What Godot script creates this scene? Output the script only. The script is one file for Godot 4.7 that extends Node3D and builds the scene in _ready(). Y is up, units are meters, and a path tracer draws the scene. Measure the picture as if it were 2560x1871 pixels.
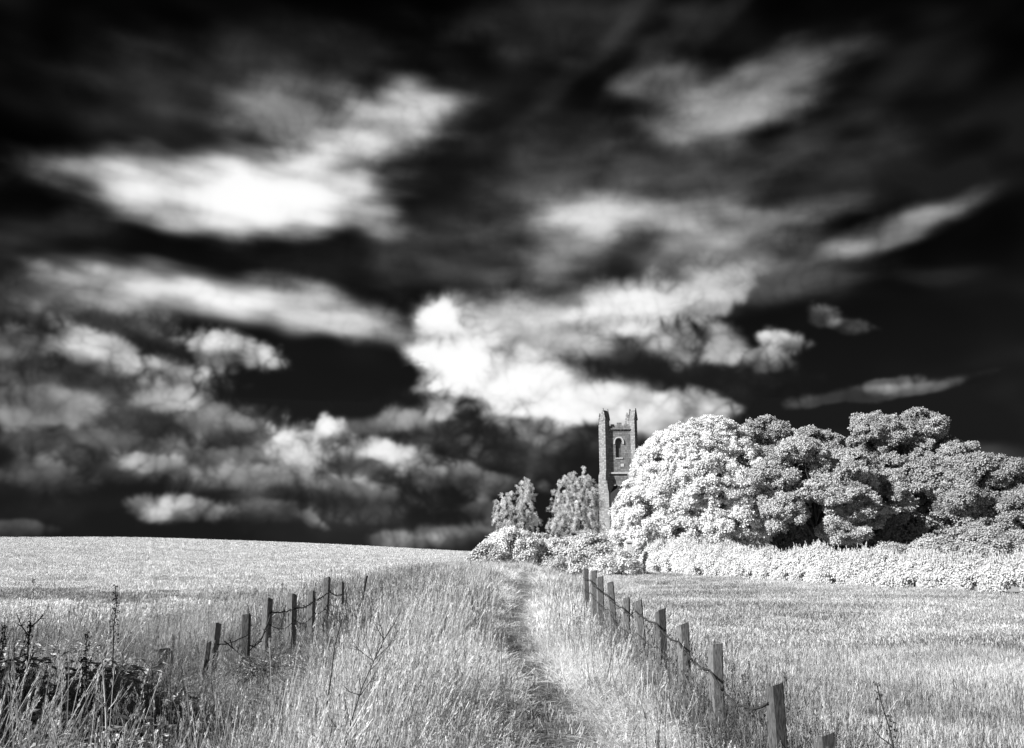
extends Node3D
# A grassy track between two derelict fences, leading towards a church tower among trees:
# a black and white infrared photograph, so every base colour is the near-infrared grey of its material
# (leaves and grass reflect strongly, clear sky, slate and old wood hardly at all).

const SUN_TOWARDS := Vector3(-0.75, 0.56, 0.35)

var rng := RandomNumberGenerator.new()
var nz := FastNoiseLite.new()
var taken := {}
var M := {}

# Clouds seen from this field: azimuth, elevation, half width, half height (degrees), tilt, brightness, puffiness
const CLOUDS := [
	-18.4, 22.88, 7.21, 2.29, 3, 0.985, 0.2,
	-16.0, 22.45, 5.25, 1.73, 4, 0.9, 0.2,
	-25.94, 22.47, 5.71, 1.53, 2, 0.42, 0.32,
	-22.3, 21.55, 5.18, 1.52, -8, 0.6, 0.3,
	-8.81, 27.95, 4.29, 2.16, 22, 0.72, 0.32,
	-5.76, 29.14, 2.4, 0.98, 15, 0.5, 0.32,
	-15.76, 28.01, 3.93, 1.86, 8, 0.42, 0.32,
	-13.07, 24.42, 3.46, 1.88, 30, 0.7, 0.32,
	-10.49, 22.33, 3.06, 1.22, -18, 0.42, 0.32,
	-28.7, 19.2, 3.39, 0.88, 12, 0.102, 0.32,
	-19.07, 16.11, 7.56, 1.4, -4, 0.86, 0.2,
	-24.5, 15.73, 4.5, 1.23, -2, 0.4, 0.4,
	-10.5, 15.16, 4.9, 0.93, -12, 0.55, 0.3,
	-8.04, 14.36, 2.32, 0.6, -10, 0.19, 0.4,
	-13.25, 16.04, 4.8, 1.31, -8, 0.45, 0.4,
	-18.84, 12.89, 2.71, 1.2, -3, 0.6, 1.0,
	-17.13, 12.58, 1.66, 0.86, -10, 0.25, 1.0,
	-25.84, 12.0, 3.08, 1.14, -22, 0.5, 0.9,
	-22.2, 10.51, 1.95, 1.73, -35, 0.4, 1.1,
	-28.92, 8.49, 2.9, 1.11, 3, 0.37, 0.6,
	-30.06, 11.56, 2.05, 1.57, -10, 0.19, 1.0,
	-24.24, 12.85, 6.56, 1.65, -5, 0.12, 0.8,
	-25.22, 9.45, 7.44, 2.45, -5, 0.12, 1.0,
	-19.92, 8.68, 4.01, 1.41, -20, 0.19, 1.0,
	-4.02, 13.11, 2.55, 3.01, 10, 1.0, 0.6,
	-1.23, 11.93, 3.92, 2.41, -28, 0.98, 0.6,
	-5.45, 15.42, 1.55, 1.56, 0, 0.92, 0.6,
	-4.69, 16.1, 0.75, 0.75, 0, 0.8, 0.6,
	3.07, 11.01, 4.51, 1.87, -17, 0.82, 0.6,
	7.9, 9.58, 5.03, 1.73, -14, 0.66, 0.6,
	12.64, 9.44, 2.44, 1.47, -20, 0.5, 1.0,
	9.65, 8.2, 4.68, 1.18, -5, 0.4, 0.8,
	0.0, 9.82, 3.62, 1.51, -20, 0.5, 0.8,
	0.94, 14.95, 7.09, 1.95, -3, 0.68, 0.4,
	8.41, 16.29, 3.53, 1.72, 8, 0.74, 0.6,
	12.39, 16.97, 3.73, 1.81, 12, 0.56, 0.7,
	10.17, 14.28, 2.63, 1.63, -30, 0.5, 1.0,
	14.0, 13.35, 1.7, 1.4, -20, 0.62, 0.6,
	18.32, 13.5, 1.69, 0.97, -12, 0.6, 1.0,
	16.85, 12.6, 2.49, 0.81, -5, 0.35, 1.0,
	20.95, 15.14, 1.32, 0.62, -25, 0.3, 1.1,
	22.51, 14.28, 1.29, 0.45, -18, 0.2, 1.0,
	5.33, 16.83, 7.34, 1.0, 2, 0.45, 0.4,
	-13.4, 7.22, 2.14, 1.28, 0, 0.56, 1.2,
	-12.28, 7.99, 1.21, 0.94, 0, 0.58, 1.2,
	-9.88, 6.57, 3.5, 1.36, -8, 0.4, 1.1,
	-6.91, 6.33, 2.66, 1.19, -10, 0.46, 1.1,
	-3.0, 5.02, 5.08, 1.01, -4, 0.24, 1.0,
	-14.49, 6.32, 1.69, 1.16, 0, 0.25, 1.2,
	-5.03, 9.64, 1.26, 0.78, 0, 0.62, 0.6,
	-8.77, 8.76, 5.3, 0.59, 8, 0.4, 0.4,
	-5.45, 7.98, 3.58, 1.49, -10, 0.17, 1.0,
	-22.08, 5.71, 1.81, 0.55, -12, 0.26, 1.2,
	-20.05, 3.11, 2.24, 0.89, -5, 0.4, 1.1,
	-22.53, 3.23, 1.53, 0.71, -15, 0.4, 1.1,
	-15.8, 4.56, 3.33, 1.2, -5, 0.2, 1.0,
	-28.17, 4.57, 2.57, 1.05, -10, 0.17, 1.2,
	-29.26, 1.69, 1.7, 0.56, -5, 0.17, 1.0,
	-3.85, 1.49, 4.14, 0.76, 0, 0.26, 0.9,
	-7.37, 1.2, 2.62, 0.69, 0, 0.22, 1.0,
	-13.16, 2.31, 1.13, 0.51, -20, 0.25, 1.2,
	-10.36, 3.78, 4.05, 1.16, -5, 0.19, 1.1,
	-25.71, 6.56, 5.39, 1.08, 0, 0.12, 1.0,
	-18.35, 5.63, 5.42, 1.41, 0, 0.14, 1.0,
	-1.49, 2.67, 3.27, 1.06, 0, 0.17, 0.9,
	16.74, 28.97, 5.65, 1.83, 14, 0.4, 0.32,
	11.47, 29.94, 2.63, 1.56, 0, 0.32, 0.32,
	15.13, 27.81, 5.16, 1.21, 5, 0.28, 0.32,
	6.41, 22.69, 3.61, 1.1, 4, 0.58, 0.32,
	9.55, 22.25, 5.18, 1.03, 0, 0.42, 0.32,
	3.82, 20.58, 3.66, 1.81, 35, 0.4, 0.32,
	15.91, 21.04, 5.88, 1.01, 4, 0.36, 0.32,
	25.68, 19.82, 4.1, 0.96, 15, 0.5, 0.32,
	17.46, 17.75, 5.82, 1.91, 8, 0.3, 0.32,
	13.4, 18.95, 5.08, 1.94, 15, 0.3, 0.32,
	2.26, 23.82, 4.62, 4.53, 0, 0.096, 0.32,
	11.82, 24.24, 9.5, 2.53, 10, 0.102, 0.32,
	19.26, 22.64, 7.72, 2.16, 20, 0.084, 0.32,
	8.75, 26.43, 8.32, 2.82, 15, 0.084, 0.32,
	23.2, 9.82, 5.1, 0.47, 5, 0.2, 0.7,
	24.15, 10.31, 1.51, 0.44, 12, 0.2, 1.0,
	26.02, 9.99, 2.2, 0.38, 2, 0.14, 0.8,
	27.67, 16.55, 2.39, 0.6, -5, 0.09, 0.32,
	28.98, 5.71, 3.45, 0.78, -6, 0.2, 0.4,
	10.61, 32.27, 4.6, 0.88, 45, 0.084, 0.32,
	3.37, 33.98, 5.31, 2.03, 0, 0.102, 0.32,
	14.89, 33.63, 4.71, 0.85, 40, 0.06, 0.32,
	-20.05, 28.77, 10.08, 2.91, 10, 0.084, 0.32,
	-24.37, 28.54, 4.9, 1.7, 0, 0.072, 0.32,
	-14.12, 31.66, 7.52, 2.32, 10, 0.06, 0.32,
	-7.24, 18.7, 9.26, 1.98, 0, 0.06, 0.32,
	-2.54, 20.01, 6.68, 2.32, 0, 0.072, 0.32,
	-28.22, 14.59, 5.9, 1.86, 0, 0.16, 0.8,
	-23.65, 5.98, 10.87, 4.1, 0, 0.06, 0.8,
	-10.99, 4.94, 10.4, 3.5, 0, 0.06, 0.9,
	-27.0, 9.85, 6.74, 3.49, 0, 0.06, 0.9,
	-3.33, 7.41, 7.8, 2.99, -5, 0.06, 0.8,
	3.63, 6.81, 6.58, 2.39, -5, 0.1, 0.8,
	8.52, 19.83, 13.76, 4.26, 8, 0.072, 0.3,
	-14.92, 19.41, 15.7, 2.57, 0, 0.036, 0.3,
	11.28, 12.01, 7.54, 2.37, -10, 0.08, 0.8,
	0.66, 28.93, 16.17, 6.18, 15, 0.042, 0.3,
	-16.53, 2.84, 4.39, 0.73, -3, 0.12, 1.0,
	-25.08, 5.1, 2.96, 0.81, -5, 0.11, 1.1,
	1.52, 8.02, 3.91, 0.9, -8, 0.12, 0.9,
	13.52, 26.88, 11.75, 1.23, 22, 0.06, 0.2,
	17.95, 24.74, 11.37, 0.92, 25, 0.06, 0.2,
	10.24, 23.78, 9.62, 0.83, 15, 0.072, 0.2,
	5.68, 32.32, 6.28, 0.71, 40, 0.06, 0.2]

func _ready():
	rng.seed = 7
	nz.seed = 11
	nz.noise_type = FastNoiseLite.TYPE_SIMPLEX_SMOOTH
	nz.frequency = 1.0
	nz.fractal_type = FastNoiseLite.FRACTAL_NONE
	# camera
	var cam := Camera3D.new()
	cam.name = "camera"
	add_child(cam)
	cam.position = Vector3(0, 1.75, 0)
	cam.rotation_degrees = Vector3(12.06, 0, 0)
	cam.fov = 47.0
	cam.near = 0.05
	cam.far = 4000.0
	cam.current = true
	# sky
	var env := Environment.new()
	env.background_mode = Environment.BG_SKY
	env.tonemap_mode = Environment.TONE_MAPPER_LINEAR
	env.tonemap_exposure = 1.85
	env.sdfgi_enabled = true
	env.ssao_enabled = true
	env.ssil_enabled = true
	var psky := PanoramaSkyMaterial.new()
	psky.panorama = ImageTexture.create_from_image(make_sky(env.tonemap_exposure))
	var sky := Sky.new()
	sky.sky_material = psky
	env.sky = sky
	var we := WorldEnvironment.new()
	we.name = "world_environment"
	we.environment = env
	add_child(we)
	# sun
	var sun := DirectionalLight3D.new()
	sun.name = "sun"
	add_child(sun)
	sun.look_at_from_position(SUN_TOWARDS * 100.0, Vector3.ZERO, Vector3.UP)
	sun.light_energy = 1.6
	sun.light_angular_distance = 0.5
	sun.light_color = Color(1, 1, 1)
	sun.shadow_enabled = true
	print("sky done ", Time.get_ticks_msec())
	materials()
	build_ground()
	build_church()
	print("church done ", Time.get_ticks_msec())
	build_trees()
	print("trees done ", Time.get_ticks_msec())
	build_fences()
	build_weeds()
	build_grass()
	print("grass done ", Time.get_ticks_msec())

# ---------------------------------------------------------------- sky
var cell := {}
var cloud_list := []

func make_sky(exposure: float) -> Image:
	var r := RandomNumberGenerator.new()
	r.seed = 3
	# the clouds in view, and fewer of the same kind, unseen, all round to lower the ambient light
	for k in 5:
		for i in CLOUDS.size() / 7:
			var c := []
			for j in 7: c.append(float(CLOUDS[i * 7 + j]))
			if k > 0:
				if r.randf() < 0.45: continue
				c[0] = (-c[0] if k % 2 else c[0]) + 72.0 * k + r.randf_range(-6, 6)
				if k % 2: c[4] = -c[4]
				c[1] = max(0.6, c[1] + r.randf_range(-3, 4))
				c[2] *= r.randf_range(0.8, 1.2)
				if k == 1 and c[0] < 36 + c[2]: continue
				if k == 4 and c[0] > 324 - c[2]: continue
			cloud_list.append(c)
	for i in 26:   # higher streaks, above the frame
		cloud_list.append([r.randf_range(0, 360), r.randf_range(44, 80), r.randf_range(5, 11), r.randf_range(1.5, 4), r.randf_range(-25, 25), r.randf_range(0.1, 0.6), 0.6])
	for n in cloud_list.size():
		var c = cloud_list[n]
		var reach_e: float = sqrt(pow(c[3], 2) + pow(c[2] * sin(deg_to_rad(c[4])), 2)) * 1.7 + 1.5
		var reach_a: float = (c[2] * 1.7 + 1.5) / max(0.2, cos(deg_to_rad(min(80.0, c[1]))))
		for e in range(int(floor((c[1] - reach_e) / 4.0)), int(ceil((c[1] + reach_e) / 4.0)) + 1):
			if e < 0: continue
			for a in range(int(floor((c[0] - reach_a) / 4.0)), int(ceil((c[0] + reach_a) / 4.0)) + 1):
				var key := posmod(a, 90) * 100 + e
				if not cell.has(key): cell[key] = []
				cell[key].append(n)
	var W := 4096
	var img := Image.create_empty(1024, 512, false, Image.FORMAT_RGBF)
	var rows := []
	var around := []   # brightness just above the low sky, all round
	for y in 256:
		var el := 90.0 - (y + 0.5) / 512.0 * 180.0
		var row := PackedFloat32Array()
		for x in 1024:
			var v := sky_light((x + 0.5) / 1024.0 * 360.0, el, false)
			row.append(v)
			if el > 10.0 and el < 20.0: around.append(v)
		rows.append(row)
	around.sort()
	var low_lift: float = around[around.size() / 2] * 0.66   # brightness added low down, so the low sky never falls below this
	for y in 256:
		var el := 90.0 - (y + 0.5) / 512.0 * 180.0
		for x in 1024:
			var v: float = (rows[y][x] + low_lift * smoothstep(22.0, 9.0, el)) / exposure
			img.set_pixel(x, y, Color(v, v, v))
	for y in range(256, 512):
		for x in 1024: img.set_pixel(x, y, Color(0.05, 0.05, 0.05))
	img.resize(W, W / 2, Image.INTERPOLATE_BILINEAR)
	# finer where the horizon ahead shows the cloud edges
	var half := int(W * 42.0 / 360.0)
	for y in range(int(W / 2 * (90.0 - 44.0) / 180.0), W / 4):
		var el := 90.0 - (y + 0.5) / (W / 2.0) * 180.0
		for x in range(-half, half):
			var v := (sky_light((x + 0.5) / W * 360.0, el, true) + low_lift * smoothstep(22.0, 9.0, el)) / exposure
			img.set_pixel(posmod(x, W), y, Color(v, v, v))
	return img

func sky_light(az: float, el: float, fine: bool) -> float:
	var a := deg_to_rad(az)
	var e := deg_to_rad(el)
	var d := Vector3(sin(a) * cos(e), sin(e), -cos(a) * cos(e))
	var q := Vector3(d.x, d.y * 2.0, d.z)
	var n1 := nz.get_noise_3dv(q * 5.0)
	var n2 := nz.get_noise_3dv(q * 5.0 + Vector3(17, 3, 9))
	var m1 := nz.get_noise_3dv(q * 14.0 + Vector3(5, 1, 2))
	var m2 := nz.get_noise_3dv(q * 14.0 + Vector3(1, 8, 4))
	var b := nz.get_noise_3dv(d * 34.0)
	var b2 := nz.get_noise_3dv(d * 75.0)
	var b3 := nz.get_noise_3dv(d * 160.0) if fine else 0.0
	var wa := az + n1 * 0.55 + m1 * 0.4
	var we := el + n2 * 0.25 + m2 * 0.2
	var puff := 0.35 + 0.5 * m1 + 0.6 * (absf(b) - 0.3) + 0.2 * (absf(b2) - 0.3) + 0.05 * b3
	var wisp := m1 * 0.5 + nz.get_noise_3dv(Vector3(d.x + d.y * 0.5, d.y * 3.2, d.z) * 17.0) * 0.3 + nz.get_noise_3dv(Vector3(d.x + d.y * 0.5, d.y * 4.0, d.z) * 40.0) * 0.06
	# thin veil
	var veil := clampf(0.5 + 0.6 * nz.get_noise_3dv(Vector3(d.x + d.y * 0.6, d.y * 2.6, d.z) * 3.1 + Vector3(4, 4, 4)) + 0.25 * m2, 0.0, 1.0)
	var left := 1.0 - 0.1 * veil * veil - 0.035
	var key := posmod(int(floor(az / 4.0)), 90) * 100 + int(floor(el / 4.0))
	if cell.has(key):
		var ce := maxf(0.2, cos(e))
		for n in cell[key]:
			var c: Array = cloud_list[n]
			var dx := fposmod(wa - c[0] + 180.0, 360.0) - 180.0
			dx *= ce
			var dy: float = we - c[1]
			var ang := deg_to_rad(c[4])
			var cs := cos(ang)
			var sn := sin(ang)
			var ux: float = (dx * cs + dy * sn) / c[2]
			var uy: float = (-dx * sn + dy * cs) / c[3]
			var p: float = c[6]
			var rr := sqrt(ux * ux + uy * uy)
			rr -= (puff - 0.3) * 0.62 * clampf(p - 0.2, 0.0, 1.0) + wisp * 0.3 * (1.25 - p)
			# a firmer base, a softer top for layered cloud; firm tops for cumulus
			var soft: float = lerpf(0.85, 0.38, clampf(p, 0.0, 1.0)) * (0.62 if uy < 0.0 and p < 0.9 else 1.0)
			var f := 1.0 - smoothstep(1.0 - soft, 1.0 + soft * 0.75, rr)
			if p < 0.5: f = lerpf(exp(-1.05 * pow(maxf(rr, 0.0), 2.5)) * (1.0 - smoothstep(1.25, 1.65, rr)), f, clampf(p * 2.0 - 0.3, 0.0, 1.0))
			var tone: float = c[5] * (1.0 + 0.5 * (puff - 0.45) * clampf(p, 0.0, 1.0) + 0.22 * wisp)
			if p > 0.7 and c[5] < 0.8:   # cumulus: sunlit heads over grey bases
				tone *= lerpf(0.5, 1.2, smoothstep(-0.8, 0.6, uy + (puff - 0.4) * 0.6))
			left *= 1.0 - clampf(f * tone, 0.0, 0.985)
	var L := 1.0 - left
	L = clampf(L, 0.0, 1.0)
	return pow(L, 2.25)

# ---------------------------------------------------------------- materials
func grey(v: float) -> Color:
	return Color(v, v, v).linear_to_srgb()

func mat(v: float, rough := 0.9, back := 0.0) -> StandardMaterial3D:
	var m := StandardMaterial3D.new()
	m.albedo_color = grey(v)
	m.roughness = rough
	m.metallic_specular = 0.25
	m.cull_mode = BaseMaterial3D.CULL_DISABLED
	if back > 0.0:
		m.backlight_enabled = true
		m.backlight = Color(back, back, back)
	return m

func noise_image(freq: float, seed_: int, lo: float, hi: float, size := 256, octaves := 4) -> Image:
	var n := FastNoiseLite.new()
	n.seed = seed_
	n.frequency = freq
	n.fractal_octaves = octaves
	var im := n.get_seamless_image(size, size)
	im.convert(Image.FORMAT_RGB8)
	for y in size:
		for x in size:
			var v := im.get_pixel(x, y).r
			v = clampf((v - 0.5) * 1.5 + 0.5, 0.0, 1.0)
			var s := pow(lerpf(lo, hi, v), 1.0 / 2.2)
			im.set_pixel(x, y, Color(s, s, s))
	return im

func textured(im: Image, scale: Vector3, rough: float, bump := 0.0) -> StandardMaterial3D:
	var m := StandardMaterial3D.new()
	m.albedo_texture = ImageTexture.create_from_image(im)
	m.roughness = rough
	m.metallic_specular = 0.2
	m.uv1_triplanar = true
	m.uv1_scale = scale
	if bump > 0.0:
		m.heightmap_enabled = true
		m.heightmap_texture = m.albedo_texture
		m.heightmap_scale = bump
	return m

func stone_image(lo: float, hi: float) -> Image:
	var s := 256
	var im := noise_image(0.03, 41, 0.75, 1.25, s)
	var r := RandomNumberGenerator.new()
	r.seed = 5
	var out := Image.create_empty(s, s, false, Image.FORMAT_RGB8)
	var rows := 14
	for row in rows:
		var y0 := int(row * s / float(rows))
		var y1 := int((row + 1) * s / float(rows))
		var x := 0
		while x < s:
			var w := r.randi_range(14, 34)
			if s - x - w < 12: w = s - x
			var tone := lerpf(lo, hi, r.randf())
			for yy in range(y0, y1):
				for xx in range(x, min(s, x + w)):
					var joint := yy < y0 + 2 or xx < x + 2
					var v := (lo * 0.55 if joint else tone) * im.get_pixel(xx, yy).r
					v = pow(clampf(v, 0.0, 1.0), 1.0 / 2.2)
					out.set_pixel(xx, yy, Color(v, v, v))
			x += w
	return out

func materials():
	M.grass = mat(1.0, 0.75, 0.7)
	M.grass.vertex_color_use_as_albedo = true
	M.leaf_pale = mat(0.74, 0.7, 0.6)
	M.leaf_pale.vertex_color_use_as_albedo = true
	M.leaf_mid = mat(0.44, 0.7, 0.45)
	M.leaf_mid.vertex_color_use_as_albedo = true
	M.leaf_fine = mat(0.7, 0.7, 0.5)
	M.leaf_fine.vertex_color_use_as_albedo = true
	M.leaf_dark = mat(0.44, 0.7, 0.4)
	M.leaf_dark.vertex_color_use_as_albedo = true
	M.stalk_dark = mat(0.05)
	M.stalk_pale = mat(0.5)
	M.bark = textured(noise_image(0.04, 21, 0.03, 0.09), Vector3(0.7, 0.2, 0.7), 0.95)
	M.soil = textured(noise_image(0.035, 22, 0.10, 0.30, 512, 5), Vector3(0.31, 0.31, 0.31), 1.0, 2.0)
	M.soil.uv1_world_triplanar = true
	M.crop = textured(noise_image(0.02, 23, 0.38, 0.62, 512, 6), Vector3(0.09, 0.09, 0.09), 1.0, 3.0)
	M.crop.uv1_world_triplanar = true
	M.hay = textured(noise_image(0.03, 24, 0.22, 0.42, 512, 6), Vector3(0.21, 0.21, 0.21), 1.0, 2.0)
	M.hay.uv1_world_triplanar = true
	M.trod = textured(noise_image(0.05, 25, 0.05, 0.2, 512, 5), Vector3(0.8, 0.8, 0.8), 1.0, 2.0)
	M.trod.uv1_world_triplanar = true
	M.stone = textured(stone_image(0.17, 0.33), Vector3(0.2, 0.2, 0.2), 0.95, 2.0)
	M.stone_pale = textured(noise_image(0.05, 26, 0.5, 0.7), Vector3(0.3, 0.3, 0.3), 0.95, 1.0)
	M.wall_pale = textured(noise_image(0.03, 27, 0.6, 0.75), Vector3(0.2, 0.2, 0.2), 0.95)
	M.slate = textured(noise_image(0.06, 28, 0.02, 0.05), Vector3(0.4, 0.4, 0.4), 0.7)
	M.louvre = textured(noise_image(0.06, 29, 0.2, 0.3), Vector3(1, 1, 1), 0.85)
	M.wood = textured(noise_image(0.03, 30, 0.06, 0.24, 512, 5), Vector3(6, 0.8, 6), 0.9, 0.4)
	M.wood_dark = textured(noise_image(0.03, 31, 0.04, 0.14, 512, 5), Vector3(6, 0.8, 6), 0.9, 0.4)
	M.wire = textured(noise_image(0.05, 32, 0.02, 0.05), Vector3(4, 4, 4), 0.8)

# ---------------------------------------------------------------- helpers
func numbered(called: String) -> String:
	var n: int = taken.get(called, 0)
	taken[called] = n + 1
	return called if n == 0 else "%s_%03d" % [called, n]

func tag(o: Node, label: String, category: String, group := "", kind := ""):
	if label: o.set_meta("label", label)
	if category: o.set_meta("category", category)
	if group: o.set_meta("group", group)
	if kind: o.set_meta("kind", kind)

func thing(called: String, label: String, category: String, at: Vector3, group := "") -> Node3D:
	var o := Node3D.new()
	o.name = numbered(called)
	add_child(o)
	o.position = at
	tag(o, label, category, group)
	return o

func put(mesh: Mesh, called: String, m: Material, parent: Node, at := Vector3.ZERO) -> MeshInstance3D:
	var o := MeshInstance3D.new()
	o.mesh = mesh
	o.material_override = m
	o.name = numbered(called) if parent == self else called
	parent.add_child(o, true)
	o.position = at
	return o

func flat(st: SurfaceTool) -> ArrayMesh:
	st.generate_normals()
	return st.commit()

func begin(smooth := false) -> SurfaceTool:
	var st := SurfaceTool.new()
	st.begin(Mesh.PRIMITIVE_TRIANGLES)
	st.set_smooth_group(0 if smooth else -1)
	return st

func tri(st: SurfaceTool, a: Vector3, b: Vector3, c: Vector3):
	st.add_vertex(a)
	st.add_vertex(b)
	st.add_vertex(c)

func quad(st: SurfaceTool, a: Vector3, b: Vector3, c: Vector3, d: Vector3):
	tri(st, a, b, c)
	tri(st, a, c, d)

func box(st: SurfaceTool, lo: Vector3, hi: Vector3):
	var p := []
	for i in 8:
		p.append(Vector3(hi.x if i & 1 else lo.x, hi.y if i & 2 else lo.y, hi.z if i & 4 else lo.z))
	for f in [[0, 1, 3, 2], [5, 4, 6, 7], [4, 0, 2, 6], [1, 5, 7, 3], [2, 3, 7, 6], [4, 5, 1, 0]]:
		quad(st, p[f[0]], p[f[3]], p[f[2]], p[f[1]])

# a plate of the outline (x, y), from z0 back to z1
func prism(st: SurfaceTool, outline: PackedVector2Array, z0: float, z1: float, xf := Transform3D.IDENTITY):
	var idx := Geometry2D.triangulate_polygon(outline)
	for i in range(0, idx.size(), 3):
		for z in [z0, z1]:
			var a := outline[idx[i]]
			var b := outline[idx[i + 1]]
			var c := outline[idx[i + 2]]
			if z == z0: tri(st, xf * Vector3(a.x, a.y, z), xf * Vector3(b.x, b.y, z), xf * Vector3(c.x, c.y, z))
			else: tri(st, xf * Vector3(c.x, c.y, z), xf * Vector3(b.x, b.y, z), xf * Vector3(a.x, a.y, z))
	for i in outline.size():
		var a := outline[i]
		var b := outline[(i + 1) % outline.size()]
		quad(st, xf * Vector3(a.x, a.y, z0), xf * Vector3(b.x, b.y, z0), xf * Vector3(b.x, b.y, z1), xf * Vector3(a.x, a.y, z1))

func tube(st: SurfaceTool, pts: Array, radii: Array, sides := 6):
	var rings := []
	for i in pts.size():
		var dir: Vector3 = (pts[min(i + 1, pts.size() - 1)] - pts[max(i - 1, 0)]).normalized()
		var side := dir.cross(Vector3(0.31, 0.2, 0.93)).normalized()
		var up := side.cross(dir)
		var ring := []
		for k in sides:
			var a := TAU * k / sides
			ring.append(pts[i] + (side * cos(a) + up * sin(a)) * radii[i])
		rings.append(ring)
	for i in rings.size() - 1:
		for k in sides:
			var k2 := (k + 1) % sides
			quad(st, rings[i][k], rings[i + 1][k], rings[i + 1][k2], rings[i][k2])
	for k in range(1, sides - 1):
		tri(st, rings[-1][0], rings[-1][k], rings[-1][k + 1])

func scatter(called: String, mesh: Mesh, m: Material, parent: Node, xfs: Array, cols: Array) -> MultiMeshInstance3D:
	var mm := MultiMesh.new()
	mm.transform_format = MultiMesh.TRANSFORM_3D
	mm.use_colors = true
	mm.mesh = mesh
	mm.instance_count = xfs.size()
	for i in xfs.size():
		mm.set_instance_transform(i, xfs[i])
		mm.set_instance_color(i, Color(cols[i], cols[i], cols[i]))
	var o := MultiMeshInstance3D.new()
	o.multimesh = mm
	o.material_override = m
	o.name = numbered(called) if parent == self else called
	parent.add_child(o, true)
	return o

func rr(a: float, b: float) -> float:
	return rng.randf_range(a, b)

func rdir() -> Vector3:
	var z := rr(-1, 1)
	var a := rr(0, TAU)
	var s := sqrt(1.0 - z * z)
	return Vector3(s * cos(a), z, s * sin(a))

# ---------------------------------------------------------------- ground
func path_x(d: float) -> float:
	var k := [[-40.0, 0.5], [8.0, 0.42], [10.2, 0.27], [13.0, 0.10], [16.4, 0.02], [19.0, 0.1], [22.0, 0.24], [30.0, 0.42], [60.0, 1.2]]
	for i in k.size() - 1:
		if d < k[i + 1][0]:
			return lerpf(k[i][1], k[i + 1][1], smoothstep(k[i][0], k[i + 1][0], d))
	return 1.2

func ground_y(x: float, z: float) -> float:
	var d := -z
	var hill_t := smoothstep(28.0, 165.0, d)
	if d > 165.0: hill_t = 1.0 - 1.3 * smoothstep(165.0, 420.0, d)
	hill_t += 0.035 * nz.get_noise_2d(x * 0.022, z * 0.022) * smoothstep(60.0, 140.0, d)
	var hill := (1.6 + 3.6 * smoothstep(30.0, -70.0, x)) * hill_t
	var r := 0.033 * clampf(d, 0.0, 30.0) + 0.05 * smoothstep(28, 34, d)
	r = lerpf(r, 0.45, smoothstep(37.0, 70.0, d)) * (1.0 - smoothstep(70.0, 110.0, d))
	var across := smoothstep(-9.0, -4.0, x) * (1.0 - smoothstep(0.6, 4.2, x))
	var bump := nz.get_noise_2d(x * 0.16, z * 0.16) * 0.10 + nz.get_noise_2d(x * 0.7 + 40, z * 0.7) * 0.03
	bump *= 1.0 - smoothstep(60.0, 120.0, d)
	# the trodden line lies a little lower
	var dip := -0.07 * exp(-pow((x - path_x(d)) / 0.35, 2.0)) * (1.0 - smoothstep(32, 40, d))
	return -0.15 + 0.15 * across + r * across + hill + bump + dip - 0.34 * exp(-(pow((x + 2.68) / 0.42, 2.0) + pow((d - 10.25) / 0.5, 2.0)))

func build_ground():
	var xs := []
	var v := 0.0
	var step := 0.3
	while v < 1500.0:
		xs.append(v)
		if v > 0: xs.push_front(-v)
		if v > 6.0: step *= 1.09
		v += step
	var ds := []
	v = -30.0
	while v < 1500.0:
		ds.append(v)
		v += 3.0 if v < -3 else (0.5 if v < 40.0 else 0.5 + (v - 40.0) * 0.045)
	# one height field, split where the ground cover changes
	var parts := {"ground": begin(true), "crop_field": begin(true), "hay_field": begin(true)}
	for i in xs.size() - 1:
		for j in ds.size() - 1:
			var cx: float = (xs[i] + xs[i + 1]) / 2
			var cd: float = (ds[j] + ds[j + 1]) / 2
			var p := []
			for c in [[i, j], [i + 1, j], [i + 1, j + 1], [i, j + 1]]:
				p.append(Vector3(xs[c[0]], ground_y(xs[c[0]], -ds[c[1]]), -ds[c[1]]))
			var st: SurfaceTool = parts[zone(cx, cd)]
			quad(st, p[0], p[3], p[2], p[1])
	for k in parts:
		var o := put(flat(parts[k]), k, {"ground": M.soil, "crop_field": M.crop, "hay_field": M.hay}[k], self)
		tag(o, {"ground": "rough verge ground under the tall grass along the track", "crop_field": "pale smooth crop field rising to the skyline on the left", "hay_field": "pale hay meadow between the right fence and the hedge"}[k], k.split("_")[-1], "", "structure")
	# trodden path
	var st := begin(true)
	var prev := []
	for i in 190:
		var d := -6.0 + i * 0.22
		var row := []
		for k in 5:
			var x := path_x(d) + (k - 2) * 0.17 * (1.0 + 0.25 * nz.get_noise_2d(d * 0.8, k * 3.0))
			row.append(Vector3(x, ground_y(x, -d) + (0.02 if k in [1, 2, 3] else -0.02), -d))
		if prev:
			for k in 4: quad(st, prev[k], row[k], row[k + 1], prev[k + 1])
		prev = row
	tag(put(flat(st), "footpath", M.trod, self), "narrow trodden earth path winding up between the fences", "path", "", "structure")

func zone(x: float, d: float) -> String:
	if x > 2.1 and d > -10 and d < 85 and x > 2.1 + maxf(0.0, d - 30.0) * 0.12: return "hay_field"
	var edge := -4.6
	if d < 21.5: return "ground"
	if x < edge: return "crop_field"
	if d > 110 and x < 4: return "crop_field"
	return "ground"

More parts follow.
